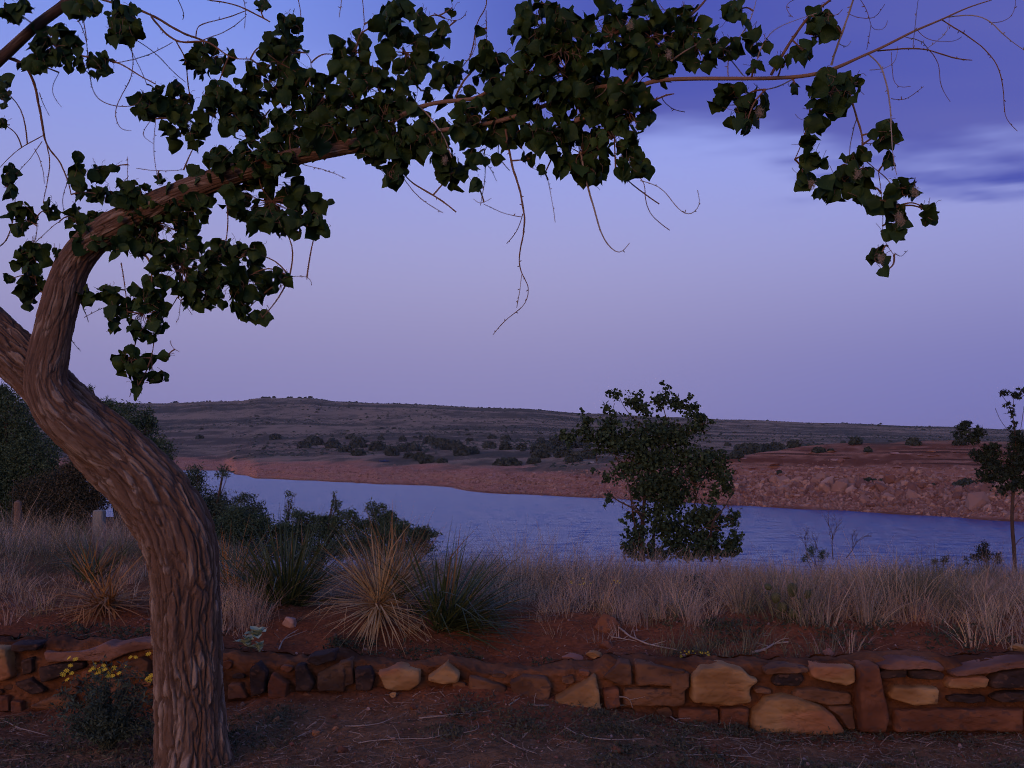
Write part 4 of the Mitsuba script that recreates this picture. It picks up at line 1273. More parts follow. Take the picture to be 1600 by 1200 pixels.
MESQ = ((0.023, 0.042, 0.019), (0.078, 0.110, 0.048))
bush('bush', 'big dark bush at the left edge behind the leaning trunk', 'bush', '20,60,50,60 60,150,110,110 -40,250,90,120 150,330,140,120 60,420,110,80 10,30,30,24 120,240,60,60 40,330,90,80 210,400,60,60 230,470,90,90 320,520,90,90 20,550,110,110 -60,450,120,120 150,480,100,80', 20, 0.075, 2.6, 'slim', MESQ, (0, 600), 2.963, 20, 0.05)
bush('bush', 'dark bush low in the gap under the leaning trunk, with rusty leaves', 'bush', '250,500,120,100 340,560,100,80 170,570,110,70 120,510,70,70 200,630,50,30 300,430,60,50 400,580,60,50 130,640,120,40 300,640,120,40 240,560,120,60 415,470,70,100 350,430,70,90 450,540,60,50', 18.5, 0.065, 2.6, 'slim', ((0.020, 0.026, 0.015), (0.095, 0.066, 0.030)), (0, 600), 2.963, 80, 0.035)
bush('bush', 'tall airy bush on the skyline just right of the leaning trunk', 'bush', '500,90,50,26 410,45,16,40 425,20,10,16 560,150,110,66 640,220,90,70 690,160,36,46 720,300,86,56 745,350,60,34 470,170,60,60 560,280,100,70 620,340,90,50 480,250,80,80 650,300,90,60', 19, 0.07, 2.2, 'slim', MESQ, (0, 600), 2.963, 190, 0.04)
bush('bush', 'feathery dark bush with the inlet of the lake showing through it', 'bush', '900,420,50,50 880,500,76,76 960,560,110,76 1030,410,36,24 1080,600,110,56 1180,590,56,46 950,660,190,50 1130,530,50,26 820,470,40,50 860,620,140,60 1050,670,170,60 1000,560,60,50 1150,650,90,50 920,720,160,50', 16, 0.06, 2.0, 'slim', ((0.022, 0.038, 0.022), (0.070, 0.092, 0.048)), (0, 600), 2.963, 320, 0.03)
bush('bush', 'thin upright sprig standing against the water left of the yuccas', 'bush', '1000,700,26,26 1005,760,28,40 990,820,22,40 1030,690,14,14', 14.5, 0.05, 1.0, 'slim', MESQ, (200, 600), 4.0, 450, 0.012)
bush('bush', 'dark low bush against the water behind the left yucca', 'bush', '1110,830,56,28 1300,760,30,40 1310,840,80,56 1290,700,12,20 1200,880,140,50 1020,900,120,50 900,900,110,50 1150,930,180,60 960,960,150,60 760,920,110,60 1300,920,120,50 700,860,90,60 640,960,100,70 820,850,80,50 1060,830,50,40 1200,840,60,30 560,1010,140,70 760,1020,180,70 980,1040,180,70 1200,1030,180,70 680,800,60,50 600,880,90,70', 14.2, 0.05, 2.2, 'slim', MESQ, (200, 600), 4.0, 500, 0.02)
bush('bush', 'dark bush against the water behind the dead yucca', 'bush', '1400,820,44,36 1530,780,46,46 1600,765,26,22 1560,880,96,56 1450,880,80,40 1640,880,60,40 1500,940,160,50 1700,930,100,50 1600,830,70,40 1720,890,60,40 1650,830,40,40 1400,1030,180,70 1600,1020,180,70 1800,1010,120,60 1850,940,70,40', 14, 0.05, 2.2, 'slim', MESQ, (200, 600), 4.0, 585, 0.02)
bush('bush', 'small bush tops showing above the right yucca', 'bush', '400,1090,56,30 520,1110,56,24 460,1130,90,30 330,1120,70,36 560,1140,70,26', 13.5, 0.045, 2.2, 'slim', MESQ, (530, 550), 4.0, 640, 0.02)
bush('bush', 'pointed dark bush beside the foot of the sapling', 'bush', '1340,1050,44,46 1360,1010,18,24 1370,1080,40,30 1300,1090,40,26', 11.4, 0.032, 1.7, 'slim', ((0.010, 0.014, 0.010), (0.030, 0.034, 0.020)), (1200, 600), 4.0, 1538, 0.012, None, 1, -0.6)
bush('bush', 'little dark bush between the pointed bush and the sapling stem', 'bush', '1440,1095,26,34 1432,1075,10,20', 11.4, 0.030, 1.7, 'slim', ((0.010, 0.014, 0.010), (0.030, 0.034, 0.020)), (1200, 600), 4.0, 1560, 0.01, None, 1, -0.6)
bush('bush', 'low dark bush at the grass edge left of the pointed bush', 'bush', '1100,1100,28,24 1045,1112,26,16 1240,1110,16,22', 11.6, 0.030, 1.7, 'slim', ((0.010, 0.014, 0.010), (0.030, 0.034, 0.020)), (1200, 600), 4.0, 1475, 0.01, None, 1, -0.6)
bush('bush', 'green bush under the bare shrub by the water', 'bush', '270,1040,30,40 340,1070,36,36 240,1090,30,30', 12.2, 0.03, 1.3, 'slim', MESQ, (1200, 600), 4.0, 1275, 0.01)

BS = thing('bare_shrub', 'leafless grey shrub standing against the water right of the young cottonwood', 'shrub')


def twiggy(key, roots, d, g, reach=0.55):
    """Bare branching stems: each root is px, py, lean x, height in metres."""
    for px, py, lean, h in roots:
        b = MB()
        p0 = P(px, py, d)

        def grow(p, v, L, r, lev):
            q = p+v*L
            mid = (p+q)/2+g.normal(0, 0.05*L, 3)
            b.add(*tube(spline([p, mid, q], 7), np.linspace(r, r*0.6, 7), 5))
            if lev:
                for _ in range(4 if lev > 1 else 3):
                    w = unit(v+sph(1, g)[0]*0.75+[0, 0, 0.15])
                    t = g.uniform(0.35, 1)
                    grow(p+(q-p)*t, w, L*g.uniform(0.45, 0.75), r*0.5, lev-1)
        grow(p0, unit(np.array([lean, 0.1, 1.0])), h*reach, 0.012*h, 3)
        part(key, 'stem', b.ply('mat_dark_twig', 60))


twiggy(BS, [(1302, 875, 0.02, 0.55), (1322, 872, 0.65, 0.45), (1262, 868, -0.12, 0.42), (1285, 872, -0.5, 0.35)], 12.2, np.random.default_rng(4))
CH = thing('dead_shrub', 'gnarled dark dead shrub on the crest of the grass left of the young cottonwood', 'shrub')
twiggy(CH, [(806, 866, 0.5, 0.16), (802, 866, -0.8, 0.16), (812, 868, 1.2, 0.14)], 12.0, np.random.default_rng(9), 0.7)
CH = thing('cholla', 'thin dark spiny cholla stems in the grass below the young cottonwood', 'cactus')
twiggy(CH, [(990, 900, -0.5, 0.24), (1025, 900, 0.3, 0.26), (1015, 905, 0.8, 0.2)], 9.5, np.random.default_rng(12), 0.75)
# ------------------------------------------------------------------ yuccas
def blade(curve, keel=0.25):
    u = np.linspace(0, 1, 6)
    w = 0.5*np.array([1.0, 0.92, 0.78, 0.58, 0.32, 0.03])
    z = curve*u**2
    v = np.concatenate([np.stack([-w, u, z+keel*w*0], -1), np.stack([w*0, u, z-keel*w*0.02], -1), np.stack([w, u, z], -1)])
    f = []
    for k in (0, 1):
        for i in range(5):
            a, b = k*6+i, (k+1)*6+i
            f += [[a, b, b+1], [a, b+1, a+1]]
    return v, np.array(f)


BLADES = [blade(c) for c in (-0.16, -0.06, 0.03, -0.36)]
kink = blade(-0.05)
kink[0][:, 2] -= np.maximum(kink[0][:, 1]-0.62, 0)*1.1
kink[0][:, 1] -= np.maximum(kink[0][:, 1]-0.62, 0)*0.35
BLADES.append(kink)
BL_P = [mikit.ply(b, 'mat_pale_straw', True) for b in BLADES]
BL_S = [mikit.ply(b, 'mat_straw', True) for b in BLADES]
BL_G = [mikit.ply(b, 'mat_yucca', True) for b in BLADES]


def yucca(label, c, dirs, length, width, green, name='yucca', jitter=0.035, leaf='leaf', key=None, pale=False):
    k = key or thing(name, label, 'yucca')
    for dv in dirs:
        dv = unit(np.asarray(dv, float))
        nr = np.array([0, 0, 1.0])-dv*dv[2]
        if np.linalg.norm(nr) < 0.15:
            nr = sph(1)[0]
        nr = unit(nr-dv*(nr@dv)+0.5*(lambda a: a-dv*(a@dv))(sph(1)[0]))
        nr = unit(nr-dv*(nr@dv))
        Rm = np.stack([np.cross(dv, nr), dv, nr], -1)
        L = length*R.uniform(0.72, 1.08)
        M = np.eye(4)
        M[:3, :3] = Rm*[width*R.uniform(0.75, 1.15), L, L]
        M[:3, 3] = c+dv*0.02+R.normal(0, jitter, 3)*[1, 1, 0.5]
        isg = R.random() < green
        part(k, leaf if isg else 'dry_leaf' if green > 0.1 else leaf, {**(BL_G if isg else BL_P if pale else BL_S)[R.integers(5)], 'to_world': T4(M.tolist())})
    return k


def fan(n, zmin, zmax, lean=(0, 0, 0), az=(0, 360)):
    z = np.degrees(np.arccos(R.uniform(math.cos(math.radians(zmax)), math.cos(math.radians(zmin)), n)))
    a = np.radians(R.uniform(az[0], az[1], n))
    z = np.radians(z)
    return np.stack([np.sin(z)*np.cos(a), np.sin(z)*np.sin(a), np.cos(z)], -1)+lean


# the dead rosette turned to the viewer: leaves all round an axis that points out of the slope
c_ = P(592, 944, 6.85)
ax = unit(np.array([0.02, -0.72, 0.58]))
Rax = rot_to(ax[None], np.zeros(1))[0]
dz = fan(210, 22, 102)@Rax.T
k_ = yucca('dead straw coloured yucca, its leaves spread like a star towards the viewer', c_, dz, 0.58, 0.0105, 0.0, jitter=0.012, pale=True)
m_ = MB()
m_.add(*tube(spline([c_-ax*0.26-[0, 0, 0.16], c_-ax*0.1-[0, 0, 0.03], c_+ax*0.02], 8), [0.05, 0.055, 0.055, 0.05, 0.045, 0.04, 0.032, 0.02], 9))
part(k_, 'stem', m_.ply('mat_twig', 60))
c_ = P(612, 935, 7.45)
yucca('half dried yucca with upright orange leaves behind the dead star-shaped one', c_-[0, 0, 0.03], fan(190, 0, 66), 0.74, 0.0105, 0.25)
c_ = P(692, 985, 6.85)
k_ = yucca('green yucca right of the dead star-shaped one, leaves fanned to the right', c_, np.vstack([fan(170, 0, 60, (0.32, -0.1, 0)), fan(130, 45, 92, (0.5, -0.2, 0.05), (-75, 70))]), 0.72, 0.016, 0.93)
yucca('', c_-[0, 0, .04], fan(28, 88, 104, (0, -0.2, 0), (-100, 60)), 0.5, 0.013, 0.0, key=k_, leaf='dry_leaf')
c_ = P(446, 958, 7.6)
k_ = yucca('green yucca with upright leaves standing just right of the leaning trunk', c_, np.vstack([fan(225, 0, 52), fan(75, 40, 80)]), 0.80, 0.017, 0.97)
yucca('', c_-[0, 0, .03], fan(34, 70, 100), 0.42, 0.013, 0.0, key=k_, leaf='dry_leaf')
c_ = P(143, 908, 8.0)
yucca('small sparse yucca in the pale grass left of the trunk', c_, fan(85, 0, 58), 0.46, 0.012, 0.62)
c_ = P(165, 942, 7.1)
yucca('collapsed dry yucca, a heap of brown leaves slumped left of the trunk', c_, np.vstack([fan(80, 62, 112, (-0.7, -0.3, -0.15)), fan(60, 60, 98, (0.6, -0.4, -0.05)), fan(40, 20, 75, (-0.1, -0.3, 0))]), 0.50, 0.012, 0.0)
c_ = P(360, 925, 7.9)
yucca('thin straggly yucca half hidden by the right side of the trunk', c_, fan(55, 0, 55), 0.62, 0.011, 0.25)

# ------------------------------------------------------------------ dry grass, weeds, litter, gravel
def blades(x, y, h, w, lean, cols, b, seg=3):
    n = len(x)
    z = ground_z(x, y, False)-0.01
    a = R.uniform(0, 2*np.pi, n)
    side = np.stack([np.cos(a), np.sin(a), a*0], -1)*w[:, None]/2
    tip = np.stack([lean[:, 0], lean[:, 1], h], -1)
    p0 = np.stack([x, y, z], -1)
    bend = np.stack([lean[:, 0], lean[:, 1], -0.25*np.hypot(lean[:, 0], lean[:, 1])], -1)
    V = []
    for u in np.linspace(0, 1, seg+1):
        c = p0+tip*[0.45, 0.45, 1]*u+bend*0.55*u**2.2
        k = 1-0.85*u
        V += [c-side*k, c+side*k]
    V = np.stack(V, 1)
    f = []
    for s in range(seg):
        o = 2*s
        f += [[o, o+1, o+3], [o, o+3, o+2]]
    f = np.array(f)
    b.add(V.reshape(-1, 3), (f[None]+np.arange(n)[:, None, None]*2*(seg+1)).reshape(-1, 3), np.repeat(cols, 2*(seg+1), 0))


def grass_field(b, n_tuft, per, region, h0, keep):
    x, y = region(n_tuft)
    ok = keep(x, y)
    x, y = x[ok], y[ok]
    n = len(x)
    hs = h0*R.uniform(0.45, 1.35, n)*(0.1+1.75*meshkit.fbm(np.stack([x*0.8, y*0.8, x*0], -1), 3, 17))*(0.5+1.0*meshkit.fbm(np.stack([x*0.33, y*0.3, x*0+9], -1), 2, 18))
    base = np.array([0.44, 0.30, 0.185])*R.uniform(0.34, 1.2, (n, 1))+R.normal(0, 0.012, (n, 3))
    grey = R.random(n) < 0.25
    base[grey] = np.array([0.33, 0.25, 0.175])*R.uniform(0.7, 1.1, (grey.sum(), 1))
    grn = meshkit.fbm(np.stack([x*0.7, y*0.7, x*0+4], -1), 3, 23) > 0.6
    base[grn] = np.array([0.13, 0.115, 0.06])*R.uniform(0.7, 1.2, (grn.sum(), 1))
    i = np.repeat(np.arange(n), per)
    m = len(i)
    off = R.normal(0, 1, (m, 2))
    lean = (0.34*off+R.normal(0, 0.14, (n, 2))[i]+R.normal(0, 0.1, (m, 2)))*hs[i][:, None]
    spread = 0.02+0.045*R.random(n)
    blades(x[i]+off[:, 0]*spread[i], y[i]+off[:, 1]*spread[i], hs[i]*R.uniform(0.45, 1.1, m), R.uniform(0.003, 0.0068, m), lean, np.clip(base[i]*R.uniform(0.72, 1.25, (m, 1)), 0.02, 0.6), b)


b_ = MB()


def keep_right(x, y):
    px = px_at(x, y)
    # the red soil strip widens in the middle
    edge = np.interp(px, [350, 450, 800, 860, 1000, 1150, 1240, 1400, 1700], [6.6, 7.8, 7.6, 7.1, 6.85, 7.05, 6.6, 6.75, 6.5])
    n = meshkit.fbm(np.stack([x*1.1, y*1.1, x*0], -1), 3, 41)
    return (y > edge+1.5*(n-0.5)) & (n+np.clip((y-edge)*0.18, 0, 0.3) > 0.50) & (np.hypot(x-P(640, 900, 7)[0], (y-7.1)*0.8) > 0.55)


grass_field(b_, 3700, 20, lambda n: (lambda y: (R.uniform(-0.31, 0.62, n)*y, y))(6.4+R.beta(1.1, 1.6, n)*8.0), 0.285, keep_right)
grass_field(b_, 1500, 20, lambda n: (R.uniform(-8.5, -1.75, n), 6.75+R.beta(1.1, 1.7, n)*9.5), 0.33,
            lambda x, y: (x/y < -0.262) & (meshkit.fbm(np.stack([x*1.3, y*1.3, x*0], -1), 3, 43)+np.clip((y-7.4)*0.6, -0.3, 0.5) > 0.40))
grass_field(b_, 420, 16, lambda n: (lambda y: (R.uniform(-0.30, 0.6, n)*y, y))(R.uniform(6.25, 7.6, n)), 0.15, lambda x, y: (meshkit.fbm(np.stack([x*1.6, y*1.6, x*0+7], -1), 3, 47) > 0.47) & (np.abs(x+0.75) > 0.9))
k_ = thing('dry_grass', 'tall dry tan grass covering the bank above the wall', 'grass', kind='stuff')
scene[k_] = b_.ply('mat_vc', False, True)
# taller tufts at the edge of the red soil stand alone
for px_, py_, h_, lab in [(1250, 992, 0.40, 'tall pale grass tuft at the edge of the red soil, behind the dark wall pillar'), (1085, 985, 0.27, 'pale grass tuft on the red soil left of the tall one'), (985, 985, 0.25, 'pale grass tuft behind the reddish rock on the terrace'),
                          (1400, 1000, 0.22, 'short grass tuft on the terrace above the tan block of the wall'), (1465, 1002, 0.24, 'thin grass tuft on the terrace near the right edge'), (375, 990, 0.42, 'reddish dry grass tuft just right of the trunk'), (398, 970, 0.40, 'dry grass tuft between the trunk and the green yucca')]:
    d_ = 6.95 if px_ > 600 else 6.9
    x_ = P(px_, py_, d_)[0]
    m_ = MB()
    n_ = 110
    blades(x_+R.normal(0, 0.05, n_), d_+R.normal(0, 0.05, n_), h_*R.uniform(0.4, 1.1, n_), R.uniform(0.002, 0.0042, n_), R.normal(0, 0.3, (n_, 2))*h_, np.array([0.33, 0.225, 0.155])*R.uniform(0.6, 1.2, (n_, 1)), m_)
    k_ = thing('grass_tuft', lab, 'grass')
    scene[k_] = m_.ply('mat_vc', False, True)


def weed_patch(b, x, y, r, n, size, pal, up=0.08):
    a, q = R.uniform(0, 6.28, n), np.sqrt(R.random(n))*r
    X, Y = x+np.cos(a)*q, y+np.sin(a)*q
    Z = ground_z(X, Y, False)+R.random(n)*up*(1-(q/r)**2)
    v, f = bulk(small_leaf('slim'), rot_to(unit(sph(n)+[0, -0.3, 0.6]), R.uniform(0, 6, n)), np.stack([X, Y, Z], -1), size*R.uniform(0.5, 1.2, n))
    c = np.array(pal[0])+(np.array(pal[1])-pal[0])*R.random((n, 1))
    b.add(v, f, np.repeat(c, 4, 0))


b_ = MB()
for _ in range(620):
    y = R.uniform(4.75, 5.95)
    x = R.uniform(-0.55, 0.55)*y
    if meshkit.fbm(np.array([x*1.2, y*2.0, 2.0]), 3, 3) > 0.45:
        weed_patch(b_, x, y, R.uniform(0.05, 0.16), 46, 0.03, ((0.030, 0.032, 0.016), (0.095, 0.080, 0.040)), 0.04)
for _ in range(90):
    y = R.uniform(6.1, 7.2)
    x = R.uniform(-0.5, 0.55)*y
    if meshkit.fbm(np.array([x*1.5, y*1.5, 8.0]), 3, 6) > 0.5:
        weed_patch(b_, x, y, R.uniform(0.05, 0.15), 55, 0.035, ((0.020, 0.026, 0.013), (0.06, 0.062, 0.028)), 0.06)
for px_, d_, r_ in [(1140, 6.75, 0.22), (1165, 6.8, 0.16), (1480, 6.5, 0.25), (1530, 6.55, 0.22), (1300, 6.75, 0.14), (1370, 6.7, 0.12), (670, 6.35, 0.10), (725, 6.3, 0.11), (640, 6.4, 0.08), (850, 6.2, 0.08), (1290, 7.6, 0.2), (860, 8.4, 0.4), (900, 8.2, 0.35), (960, 9.0, 0.3), (1080, 8.3, 0.25), (150, 6.5, 0.3), (90, 6.45, 0.3), (210, 6.4, 0.25)]:
    weed_patch(b_, P(px_, 900, d_)[0], d_, r_, int(900*r_), 0.04, ((0.018, 0.024, 0.013), (0.055, 0.058, 0.028)), 0.10 if d_ < 7 else 0.22)
k_ = thing('ground_weeds', 'low dull green weeds creeping over the dirt on both sides of the wall', 'weeds', kind='stuff')
scene[k_] = b_.ply('mat_vc', False, True)

b_ = MB()
n_ = 12000
y_ = np.where(R.random(n_) < 0.78, R.uniform(4.55, 6.0, n_), R.uniform(6.15, 8.0, n_))
x_ = R.uniform(-0.58, 0.58, n_)*y_
ok_ = meshkit.fbm(np.stack([x_*1.5, y_*2.2, x_*0], -1), 3, 51)+R.uniform(-0.15, 0.15, n_) > 0.42
x_, y_ = x_[ok_], y_[ok_]
n_ = len(x_)
L_ = np.exp(R.normal(-3.0, 0.65, n_))
a_ = R.uniform(0, 6.28, n_)
dr_ = np.stack([np.cos(a_), np.sin(a_), R.normal(0, 0.18, n_)], -1)*L_[:, None]
sd_ = np.stack([-np.sin(a_), np.cos(a_), a_*0+0.4], -1)*R.uniform(0.0008, 0.0022, n_)[:, None]
p_ = np.stack([x_, y_, ground_z(x_, y_)+0.006+0.01*R.random(n_)], -1)
mid_ = p_+dr_*0.5+R.normal(0, 0.1, (n_, 3))*L_[:, None]*[1, 1, 0.4]
V = np.stack([p_-sd_, p_+sd_, mid_-sd_, mid_+sd_, p_+dr_], 1)
f_ = np.array([[0, 1, 3], [0, 3, 2], [2, 3, 4]])
c_ = np.where(R.random((n_, 1)) < 0.45, [[0.32, 0.20, 0.115]], [[0.16, 0.095, 0.055]])*R.uniform(0.6, 1.2, (n_, 1))
b_.add(V.reshape(-1, 3), (f_[None]+np.arange(n_)[:, None, None]*5).reshape(-1, 3), np.repeat(c_, 5, 0))
k_ = thing('litter', 'dry stalks, bits of bark and leaf litter scattered over the dirt', 'litter', kind='stuff')
scene[k_] = b_.ply('mat_vc', False, True)

b_ = MB()
n_ = 5000
y_ = np.where(R.random(n_) < 0.6, R.uniform(4.55, 6.0, n_), R.uniform(6.15, 7.6, n_))
x_ = R.uniform(-0.58, 0.58, n_)*y_
s_ = np.exp(R.normal(-5.25, 0.5, n_))
z_ = ground_z(x_, y_)
for j_ in range(4):
    kk = np.arange(n_) % 4 == j_
    m = kk.sum()
    c_ = np.array([[0.22, 0.10, 0.065], [0.15, 0.06, 0.035], [0.30, 0.18, 0.13], [0.11, 0.07, 0.05]])[j_]*R.uniform(0.7, 1.2, (m, 1))
    pr = rock(0, 40+j_, 0.4, 0.7)
    b_.add(*bulk(pr, rot_to(sph(m), R.uniform(0, 6, m)), np.stack([x_, y_, z_+0.3*s_], -1)[kk], s_[kk]), np.repeat(c_, len(pr[0]), 0))
k_ = thing('gravel', 'small red and pale pebbles strewn on the soil', 'gravel', kind='stuff')
scene[k_] = b_.ply('mat_vc', False, True)


def on_ground(px, py, fine=True):
    """Where the ray through the pixel meets the ground near the camera."""
    d = np.linspace(4.2, 9.5, 900)
    x = (px-800)/1573*d
    s = P(px, py, 1.0)[2]-EYE
    hit = np.nonzero(ground_z(x, d, fine) >= EYE+s*d)[0]
    i = hit[0] if len(hit) else -1
    return np.array([x[i], d[i], float(ground_z(x[i], d[i], fine))])


for i_, (px_, py_, w_, flat_, m_, lab) in enumerate([
        (456, 976, 27, 0.6, 'mat_far_rock', 'smooth pinkish rock below the left green yucca'), (947, 983, 34, 0.75, 'mat_red', 'blocky reddish rock at the edge of the grass in the middle'), (893, 1032, 28, 0.5, 'mat_far_rock', 'pale flat stone lying on the soil above the wall'),
        (927, 1027, 32, 0.4, 'mat_tan', 'thin pale slab beside the flat stone above the wall'), (1006, 1026, 12, 0.8, 'mat_pink', 'small pale stone on the wall top left of the big tan stone'), (438, 1130, 13, 0.9, 'mat_tan', 'small round stone on the dirt right of the trunk foot'),
        (618, 1090, 11, 0.8, 'mat_tan', 'small stone at the foot of the wall in the middle'), (648, 1108, 14, 0.6, 'mat_red', 'small reddish stone on the dirt below the middle of the wall'), (1287, 1022, 17, 0.7, 'mat_far_rock', 'small pink stone on the terrace left of the dark pillar'),
        (1585, 1018, 36, 0.45, 'mat_tan', 'flat tan slab on the terrace at the right edge'), (668, 1196, 22, 0.55, 'mat_pink', 'flat pale stone at the bottom of the view, left of the middle'), (540, 1174, 20, 0.6, 'mat_red', 'flat reddish stone on the dirt lower left of the middle'),
        (960, 1174, 20, 0.6, 'mat_red', 'reddish stone low in the middle of the dirt'), (1110, 1168, 11, 0.7, 'mat_pink', 'small pale pebble on the dirt below the big tan stone'), (500, 1148, 14, 0.6, 'mat_tan', 'pale pebble on the dirt between the trunk and the middle'), (945, 1012, 22, 0.6, 'mat_red', 'low reddish rock half sunk in the terrace soil'),
        (648, 988, 24, 0.7, 'mat_tan', 'orange stone under the leaves of the dead yucca'), (540, 1005, 14, 0.6, 'mat_red', 'red stone at the left tips of the dead yucca'), (1400, 1142, 10, 0.6, 'mat_pink', 'tiny pale stone at the wall foot right of the pillar'), (530, 1140, 10, 0.7, 'mat_tan', 'tiny tan stone on the dirt left of the middle')]):
    p = on_ground(px_, py_)
    s = w_/1570*p[1]/1.6
    k_ = thing('rock', lab, 'rock')
    scene[k_] = mikit.ply((lambda r: (r[0]*s+p+[0, 0, s*flat_*0.45], r[1]))(rock(3, 60+i_, 0.35, flat_)), m_, 40)

STICKS = """
7 8 long pale stick lying along the foot of the wall in the middle| 1230,915 1440,920 1500,945 1600,995 1690,1005
7 5 pale looped twig standing up beside the long stick| 1262,925 1272,880 1300,866 1335,872 1357,915
7 6 pale curved twig on the dirt below the long stick| 1040,1005 1130,1050 1250,1065 1400,1060
7 5 long thin twig low on the left of the dirt| 100,1080 280,1060 460,1050 500,1030
7 5 thin straight twig on the dirt near the middle| 375,965 480,955 600,940 700,930
7 9 bleached forked stick leaning on the terrace beside the reddish rock| 1290,545 1350,590 1420,620 1560,650
7 5 thin twig beside the bleached stick on the terrace| 1250,590 1310,595 1370,610
7 5 bent twig low on the dirt in the middle| 750,1055 830,1100 910,1130
7 7 short stub of wood at the wall foot left of the big tan wedge stone| 790,905 835,870
7 6 short pale twig on the dirt under the dark stones| 880,900 920,905 970,905
7 5 faint twig on the dirt at the left of the middle| 40,1000 200,985 260,960
7 4 small hooked twig on the dirt| 580,1030 630,1020 640,980
7 4 thin twig at the bottom of the dirt right of the middle| 1340,1160 1400,1145 1450,1120
8 12 thick bleached branch lying on the red terrace| 330,662 400,640 440,618 495,613
8 4 thin curved twig leaning against the wall below the big tan stone| 204,975 240,920 320,895 360,870
8 6 straight pale twig at the foot of the big rounded stone| 330,1005 430,1000 520,1002
8 5 straight twig lower right of the long stick| 0,1050 60,1058 110,1065
8 6 long pale twig low on the right of the dirt| 0,1140 170,1135 320,1145
8 5 short slanting twig on the right of the dirt| 280,1100 300,1125 320,1150
6 5 thin pale twig right of the trunk foot| 1365,1068 1410,1045 1455,1020
6 5 thin twig on the dirt at the far left| 60,975 160,1020 260,1045
6 7 grey bent twig on the soil below the left green yucca| 1305,645 1350,580 1392,555
6 5 pale twig on the soil beside the pale green rosette| 1210,635 1240,655 1275,670
"""
for line in STICKS.strip().split('\n'):
    head, pts = line.split('|')
    o, w, lab = head.split(' ', 2)
    q = np.array([[float(a) for a in s.split(',')] for s in pts.split()])/2.963+OFF[o]
    p = np.array([on_ground(a, b, False) for a, b in q])
    r = float(w)/2.963/2/1570*p[:, 1].mean()
    if 'looped' in lab or 'leaning against' in lab:
        p = P(q[:, 0], q[:, 1], p[:, 1].min()+0.02)
    c = spline(p+[0, 0, r+0.008], 40)
    c += 0.012*(np.stack([meshkit.fbm(c*9+k*7.0, 3, 2) for k in range(3)], -1)-0.5)
    m_ = MB()
    m_.add(*tube(c, r*np.linspace(1.1, 0.5, 40)*(1+0.4*(meshkit.noise(c*60, 3)-0.5)), 6))
    for _ in range(3 if len(q) > 3 else 1):
        k = R.integers(8, 34)
        e = c[k]+np.array([R.normal(0, 0.06), R.normal(0, 0.05), abs(R.normal(0.0, 0.03))])
        m_.add(*tube(spline([c[k], (c[k]+e)/2+R.normal(0, 0.008, 3), e], 6), np.linspace(r*0.6, r*0.25, 6), 4))
    k_ = thing('stick', lab, 'stick')
    scene[k_] = m_.ply('mat_pale_twig', 60)

# ------------------------------------------------------------------ small plants
def broad_leaf(b, base, tip, w, col, cup=0.25, n=7):
    d = tip-base
    side = np.cross(d, [0, 0, 1.0])
    side = unit(side)*w/2
    upv = unit(np.cross(side, d))
    if upv[2] < 0:
        upv = -upv
    V = []
    for u in np.linspace(0, 1, n):
        k = math.sin(math.pi*min(1, 0.12+0.86*u))**0.7 if u < 1 else 0.05
        c = base+d*u+upv*(0.25*np.linalg.norm(d)*(u-u*u)-0.12*np.linalg.norm(d)*u**3)
        V += [c-side*k+upv*w*cup*k, c, c+side*k+upv*w*cup*k]
    f = grid_faces(n, 3)
    b.add(np.array(V), f, col)


MU = thing('mullein', 'pale green rosette of broad woolly leaves just above the wall, right of the trunk', 'plant')
for cx_, cy_, sc_ in ((401, 992, 1.0), (386, 1004, 0.9), (405, 1010, 0.7)):
    o = P(cx_, cy_+4, 6.28)
    for i_ in range(9):
        a = i_*2.4+cx_
        el = 0.30+0.12*i_
        L = sc_*(0.105-0.005*i_)
        dv = unit(np.array([math.cos(a)*math.cos(el), math.sin(a)*math.cos(el)-0.35, math.sin(el)]))
        m_ = MB()
        broad_leaf(m_, o+R.normal(0, 0.006, 3), o+L*dv, 0.055*sc_*R.uniform(0.85, 1.2), np.array([0.26, 0.31, 0.18])*R.uniform(0.8, 1.2))
        part(MU, 'leaf', m_.ply('mat_vc', True, True))

FB = thing('flower_bush', 'feathery dark bush with bright yellow flowers in front of the wall, left of the trunk', 'bush')
x_, y_ = P(170, 1100, 5.35)[:2]
rt = np.array([x_, y_, float(ground_z(x_, y_))])
m_, l_ = MB(), MB()
tips = []
for i_ in range(190):
    a, q = R.uniform(0, 6.28), R.uniform(0, 1)**0.6
    e = rt+np.array([0.29*q*math.cos(a), 0.2*q*math.sin(a), R.uniform(0.12, 0.47)*(1-0.35*q*q)])
    c = spline([rt+R.normal(0, 0.02, 3)*[1, 1, 0], rt*0.5+e*0.5+[0, 0, 0.03], e], 7)
    m_.add(*tube(c, np.linspace(0.002, 0.0008, 7), 3), (0.05, 0.055, 0.03))
    for k in range(2, 7):
        n = 7
        v, f = bulk(small_leaf('slim'), rot_to(unit(sph(n)), R.uniform(0, 6, n)), c[k]+R.normal(0, 0.008, (n, 3)), R.uniform(0.018, 0.036, n))
        l_.add(v, f, np.array([0.040, 0.055, 0.034])*R.uniform(0.6, 1.5))
    tips.append(e)
part(FB, 'stems', m_.ply('mat_vc', False, True), kind='stuff')
part(FB, 'foliage', l_.ply('mat_vc', False, True), kind='stuff')


